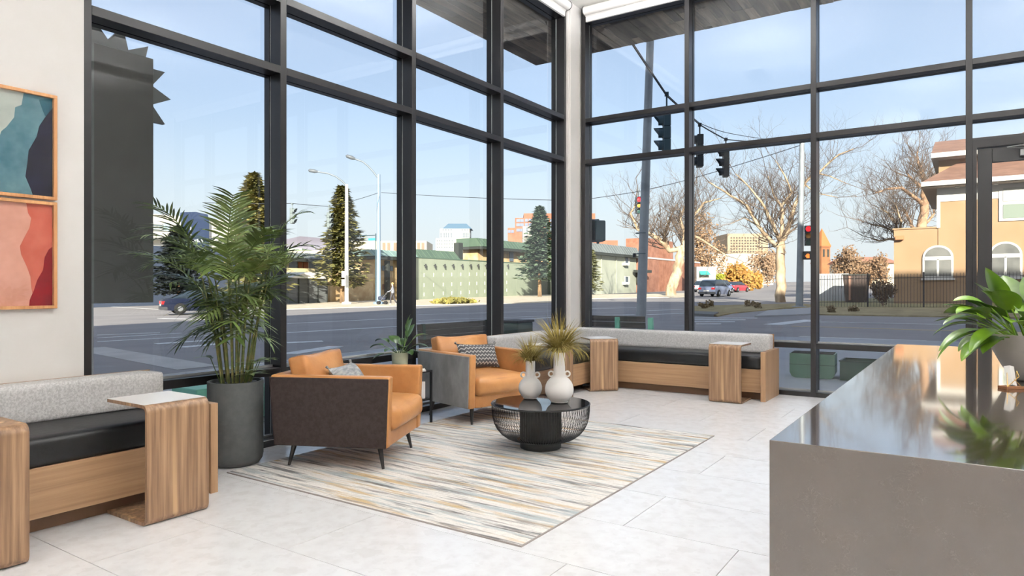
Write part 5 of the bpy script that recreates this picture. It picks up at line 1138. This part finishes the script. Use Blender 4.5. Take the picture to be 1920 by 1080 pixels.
# upper storey under its own roof
uy = HY + 1.6; b4 = bx_y(uy, 1760, 2100, 300, 352, 8, 1762); P('upper_wall', (b4[0], b4[1], uy, uy + 8, ez, b4[5] + .3), STU, t)
uz = at_y(1747, 296, uy - .9).z; u0 = at_y(1746, 296, uy - .9).x
P('upper_fascia', (u0, x1, uy - 1.0, uy - .88, uz - .02, uz + .24), TRIMW, t); P('upper_eave', (u0, x1, uy - .88, uy + 8.5, uz - .05, uz), EAVE, t)
tz = at_y(1748, 261, uy + 1.2).z; tx = at_y(1752, 261, uy + 1.2).x
MB().add([(u0, uy - 1.0, uz + .22), (x1, uy - 1.0, uz + .22), (x1, uy + 9, uz + .22), (u0, uy + 9, uz + .22), (tx, uy + 2.2, tz), (x1, uy + 2.2, tz), (x1, uy + 6, tz), (tx, uy + 6, tz)], [(0, 1, 5, 4), (1, 2, 6, 5), (2, 3, 7, 6), (3, 0, 4, 7), (4, 5, 6, 7), (0, 3, 2, 1)]).build('upper_roof', ROOF, t)
gx = at_y(1905, 240, uy).x; MB().prism([(gx, tz - .5), (gx + 8, tz - .5), (gx + 4, tz + 2.2)], uy + .5, uy + 6, 'y').build('gable_roof', ROOF, t)
for k in range(7): P('eave_light', (b2_[0] + .8 + 1.7 * k, b2_[0] + 1.0 + 1.7 * k, HY - .6, HY - .4, ez - .12, ez - .06), TRIMW, t)
P('security_light', (b1_[0] + .1, b1_[0] + .5, HY - .35, HY - .06, at_y(1685, 450, HY).z, at_y(1685, 450, HY).z + .22), M('terracotta', (196, 120, 80), .7), t)
GLZ = M('house_glass', (92, 94, 92), .12, (120, 120, 116), ns=.7, spec=.7)
def arched(pa, pb, ptop, pspring, pbm, y):
    a, b = at_y(pa, pbm, y), at_y(pb, pbm, y); zs_ = at_y((pa + pb) / 2, pspring, y).z; zt_ = at_y((pa + pb) / 2, ptop, y).z; w = (b.x - a.x) / 2; cx = (a.x + b.x) / 2; h = zt_ - zs_
    def outline(s, dz): return [(cx - w * s, a.z + dz), (cx + w * s, a.z + dz)] + [(cx + w * s * math.cos(R(15 * k)), zs_ + (h - (1 - s) * w) * math.sin(R(15 * k))) for k in range(0, 13)]
    wnd = MB().prism(outline(1, 0), y - .1, y - .01, 'y').build('arched_window', TRIMW, t); MB().prism(outline(.86, .12), y - .12, y - .09, 'y').build('pane', GLZ, wnd)
    MB().box(cx - w * .86, cx + w * .86, y - .15, y - .11, zs_ - .14, zs_ + .06).box(cx - .05, cx + .05, y - .15, y - .11, a.z + .1, zs_ - .1).build('glazing_bar', TRIMW, wnd); MB().box(cx - w * 1.08, cx + w * 1.08, y - .2, y, a.z - .1, a.z).build('sill', TRIMW, wnd)
arched(1730, 1788, 460, 483, 522, HY); arched(1854, 1917, 453, 478, 520, HY - .05); arched(1980, 2044, 447, 474, 520, HY - .05)
wq = P('sash_window', bx_y(HY - .13, 1873, 1932, 346, 414, .12, 1890), TRIMW, t); P('pane', bx_y(HY - .16, 1881, 1921, 352, 377, .04, 1890), M('blind_white', (178, 178, 170), .6), wq); P('pane', bx_y(HY - .16, 1881, 1921, 383, 409, .04, 1890), M('pale_pane', (128, 140, 128), .3), wq)
recenter(t)
# ================================================================ iron fence and yard clutter
FY = 30.25; IRON = M('black_iron', (44, 42, 44), .6); t = bld('black iron picket fence along the verge', 'fence', 'iron_fence'); fx0, fx1 = at_y(1530, 540, FY).x, at_y(1960, 540, FY).x; t.location = (fx0, FY, street_z(fx0, FY))
fh = at_y(1675, 513, FY).z - street_z(at_y(1675, 540, FY).x, FY); n = int((fx1 - fx0) / .135); p0 = None; sl_ = (street_z(fx1, FY) - street_z(fx0, FY)) / (fx1 - fx0)
for k in range(n):
    x = .135 * k
    if p0 is None: p0 = MB().tube([(0, 0, 0), (0, 0, fh - .08)], .012, 4).tube([(0, 0, fh - .08), (0, 0, fh)], [.02, .002], 4).build('picket', IRON, t)
    else: share(p0, 'picket', t, (x, 0, sl_ * x))
for z in (.28, fh - .22): MB().tube([(0, 0, z), (fx1 - fx0, 0, z + sl_ * (fx1 - fx0))], .022, 4).build('rail', IRON, t)
for k in range(0, n, 18): MB().box(-.035, .035, -.035, .035, 0, fh + .05).build('post', IRON, t, loc=(.135 * k, .0, sl_ * .135 * k))
yz = lambda x, y: street_z(x, y) + .04
t = bld('pale grey board fence at the back of the yard', 'fence', 'board_fence'); b = bx_y(41, 1530, 1592, 513, None, .15, 1560); p0 = None; nb = 14
for k in range(nb):
    x = b[0] + (b[1] - b[0]) * k / nb
    if p0 is None: p0 = MB().box(0, (b[1] - b[0]) / nb - .02, 0, .05, 0, b[5] - b[4]).build('board', M('pale_board', (176, 180, 182), .8, rand=.08), t, loc=(x, 41, b[4]))
    else: share(p0, 'board', t, (x, 41, b[4]))
MB().box(b[0], b[1], 41.05, 41.12, b[4] + .9, b[4] + 1).build('rail', M('pale_board2', (160, 164, 166), .8), t); recenter(t)
t = bld('dark brown dumpster standing behind the iron fence', 'dumpster', 'dumpster'); b = bx_y(37.5, 1580, 1625, 516, 566, 2, 1600); DB = M('dumpster_brown', (74, 60, 54), .7, (58, 48, 44), ns=2)
MB().prism([(b[0], b[5]), (b[1], b[5]), (b[1] - .15, b[4]), (b[0] + .15, b[4])], 37.5, 39.2, 'y').build('bin', DB, t); P('lid', (b[0] - .05, b[1] + .05, 37.45, 39.3, b[5], b[5] + .06), DKT, t); P('side_bar', (b[0] + .35, b[0] + .45, 37.42, 37.5, b[4] + .1, b[5] - .05), M('bar_rust', (170, 130, 110), .7), t); recenter(t)
# ================================================================ vehicles
def car(name, label, px, pyb, yaw, kind, paint, d=None):
    d = d or depth_on_street(px, pyb); b = at_d(px, pyb, d); b.z = street_z(b.x, b.y) + .01; t = thing(name, label, 'car', b, yaw)
    suv = kind == 'suv'; L, W, Hh = (4.5, 1.84, 1.66) if suv else (4.75, 1.8, 1.44); h = L / 2; belt = 1.0 if suv else .92
    # lower body: lofted sections (x, z_low, z_top, half width)
    S = [(-h, .42, belt - .12, .66), (-h + .12, .27, belt - .02, .82), (-h + .7, .22, belt + .02, .9), (-.4, .2, belt, .91), (.6, .2, belt - .02, .91), (1.25, .2, belt - .06, .9), (h - .5, .22, belt - .2, .87), (h - .1, .28, belt - .32, .76), (h, .4, belt - .42, .62)]
    def loft(S, sh):
        m = MB(); vs = []
        for x, z0, z1, w_ in S:
            zz = z0 + (z1 - z0) * .55
            vs += [(x, -w_ * .9, z0), (x, -w_, zz), (x, -w_ * sh, z1), (x, w_ * sh, z1), (x, w_, zz), (x, w_ * .9, z0)]
        n = len(S); fs = [(i * 6 + k, i * 6 + (k + 1) % 6, (i + 1) * 6 + (k + 1) % 6, (i + 1) * 6 + k) for i in range(n - 1) for k in range(6)] + [tuple(range(6))[::-1], tuple(range((n - 1) * 6, n * 6))]
        return m.add(vs, [f[::-1] for f in fs])
    pm = M('paint_%s_%d' % (name, px), paint, .25, coat=.6); gl = M('car_glass', (46, 56, 66), .08, spec=.7); blk = M('tyre', (26, 26, 27), .8)
    loft(S, .93).build('body', pm, t, smooth=45)
    if suv: G_ = [(-h + .12, belt - .05, belt + .02, .78), (-h + .45, belt - .05, Hh - .12, .72), (-h + .9, belt - .05, Hh - .03, .70), (.2, belt - .05, Hh - .03, .70), (.75, belt - .05, Hh - .14, .70), (1.3, belt - .1, belt - .02, .76)]
    else: G_ = [(-h + .55, belt - .05, belt + .03, .76), (-h + 1.35, belt - .05, Hh - .1, .64), (-.5, belt - .05, Hh - .02, .62), (.25, belt - .05, Hh - .05, .63), (.7, belt - .05, Hh - .2, .68), (1.35, belt - .1, belt - .04, .76)]
    loft(G_, .86).build('windows', gl, t, smooth=45)
    rp = [(x, z1 - .035, z1 + .012, w_ * .88) for x, z0, z1, w_ in G_[1:-1]]
    MB().add([(x, s * w_, z) for x, z, z2, w_ in [(r[0], r[2], 0, r[3]) for r in rp] for s in (-1, 1)], [(2 * i, 2 * i + 2, 2 * i + 3, 2 * i + 1) for i in range(len(rp) - 1)]).build('roof', pm, t, smooth=45)
    for x in (-h + .95, h - .95) if False else (-h + .95, .95 + .42):
        for s in (-1, 1):
            wh = MB().lathe([(0, -.11), (.22, -.11), (.33, -.09), (.335, 0), (.33, .09), (.22, .11), (0, .11)], 20).build('wheel', blk, t, loc=(x, s * .83, .335), rot=(R(90), 0, 0), smooth=40); MB().lathe([(0, -.02), (.2, -.02), (.21, .0), (.06, .012), (0, .02)], 14).build('hubcap', M('alloy', (176, 178, 182), .3, metal=.7), wh, loc=(0, 0, -s * .105))
    for s in (-1, 1):
        MB().box(-h - .005, -h + .16, s * .5, s * .8, belt - .32, belt - .14).build('tail_light', M('tail_red', (190, 40, 44), .3), t); MB().box(h - .25, h - .04, s * .45, s * .78, belt - .5, belt - .38).build('headlight', M('head_clear', (226, 230, 232), .2), t); MB().box(.72, .88, s * .9, s * 1.04, belt - .02, belt + .12).build('mirror', pm, t)
    MB().box(-h - .02, -h + .04, -.26, .26, .5, .62).build('licence_plate', TRIMW, t); MB().box(-h - .03, -h + .3, -.8, .8, .28, .46).build('rear_bumper', M('bumper_dark', (64, 66, 70), .6), t)
    return t
car('sedan', 'dark blue sedan driving past behind the palm', 384, 588.5, R(66), 'sedan', (22, 30, 52))
car('suv', 'silver blue hatchback SUV driving away beside the hedge', 1341, 556, R(86), 'suv', (124, 134, 160))
car('parked_car', 'pale parked van by the teal awning', 1322, 548, R(84), 'suv', (206, 210, 216), 99); car('parked_car', 'red car parked by the golden trees', 1381, 546, R(80), 'sedan', (176, 50, 62), 93); car('parked_car', 'blue grey car parked behind the silver SUV', 1352, 549, R(84), 'suv', (120, 138, 176), 86)
# ================================================================ pedestrian with stroller
q = street(736.5, 571.5)
pe = thing('person', 'person in a grey jacket pushing a stroller past the stone building', 'person', q, TH + math.pi)
# local +x: walking direction (towards picture left)
J = [((0, 0, .95), .13), ((0, 0, 1.15), .15), ((0, 0, 1.38), .17), ((0.01, 0, 1.5), .06), ((.03, 0, 1.56), .06), ((.04, 0, 1.66), .10), ((.04, 0, 1.74), .08),
     ((0, .16, 1.40), .06), ((.10, .2, 1.17), .05), ((.34, .17, 1.05), .04), ((.42, .15, 1.06), .035), ((0, -.16, 1.40), .06), ((.10, -.2, 1.17), .05), ((.34, -.17, 1.05), .04), ((.42, -.15, 1.06), .035),
     ((.02, .09, .90), .10), ((.17, .09, .50), .075), ((.14, .09, .08), .05), ((.28, .09, .05), .045), ((-.02, -.09, .90), .10), ((-.08, -.09, .50), .075), ((-.3, -.09, .12), .05), ((-.18, -.09, .05), .045)]
E_ = [(0, 1), (1, 2), (2, 3), (3, 4), (4, 5), (5, 6), (2, 7), (7, 8), (8, 9), (9, 10), (2, 11), (11, 12), (12, 13), (13, 14), (0, 15), (15, 16), (16, 17), (17, 18), (0, 19), (19, 20), (20, 21), (21, 22)]
me = bpy.data.meshes.new('body'); me.from_pydata([j[0] for j in J], E_, [])
bo = bpy.data.objects.new('body', me); COL.objects.link(bo); bo.parent = pe
md = bo.modifiers.new('skin', 'SKIN'); me.skin_vertices[0].data[0].use_root = True
for i, j in enumerate(J): me.skin_vertices[0].data[i].radius = (j[1], j[1])
bo.modifiers.new('sub', 'SUBSURF').levels = 1
pm = bpy.data.materials.new('clothing'); pm.use_nodes = True; n_ = pm.node_tree.nodes; l_ = pm.node_tree.links
tc = n_.new('ShaderNodeTexCoord'); sp_ = n_.new('ShaderNodeSeparateXYZ'); cr = n_.new('ShaderNodeValToRGB'); mr = n_.new('ShaderNodeMapRange'); mr.inputs[1].default_value = 0; mr.inputs[2].default_value = 1.8
l_.new(tc.outputs['Object'], sp_.inputs[0]); l_.new(sp_.outputs[2], mr.inputs[0]); l_.new(mr.outputs[0], cr.inputs[0]); l_.new(cr.outputs[0], n_['Principled BSDF'].inputs['Base Color'])
cr.color_ramp.interpolation = 'CONSTANT'; e = cr.color_ramp.elements; e[0].color = lin((210, 206, 200)); e[1].position = .06; e[1].color = lin((62, 60, 66))
for ps, c_ in ((.52, (132, 136, 146)), (.84, (222, 178, 150))): x_ = e.new(ps); x_.color = lin(c_)
me.materials.append(pm)
MB().lathe([(0, -.02), (.075, -.02), (.108, .04), (.10, .10), (.05, .14), (0, .145)], 14, (.02, 0, 1.66)).build('hair', M('blond_hair', (196, 164, 104), .8), pe, smooth=60)
stv = at_z(0, 0, 1) if False else None
sq = q + Vector((math.cos(TH + math.pi), math.sin(TH + math.pi), 0)) * .82
sr = thing('stroller', 'dark baby stroller pushed along the far sidewalk', 'stroller', (sq.x, sq.y, street_z(sq.x, sq.y) + .05), TH + math.pi)
MB().tube([(-.42, .15, 1.0), (-.36, .2, .95), (.1, .22, .3)], .015, 6).tube([(-.42, -.15, 1.0), (-.36, -.2, .95), (.1, -.22, .3)], .015, 6).tube([(-.42, -.15, 1.0), (-.42, .15, 1.0)], .015, 6).build('frame', M('closer_steel', (120, 120, 120)), sr)
MB().rbox((.05, 0, .5), (.3, .22, .16), .1, 6).build('seat', M('stroller_blue', (52, 58, 76), .8), sr, smooth=60)
MB().lathe([(.24, 0), (.22, .1), (.12, .2), (0, .24)], 12, (-.08, 0, .55)).build('hood', M('stroller_black', (36, 38, 44), .8), sr, smooth=60)
for x in (-.25, .32):
    for s in (-1, 1): MB().lathe([(0, -.02), (.13, -.02), (.14, 0), (.13, .02), (0, .02)], 14).build('wheel', M('tyre', (26, 26, 27)), sr, loc=(x, s * .23, .14), rot=(R(90), 0, 0))
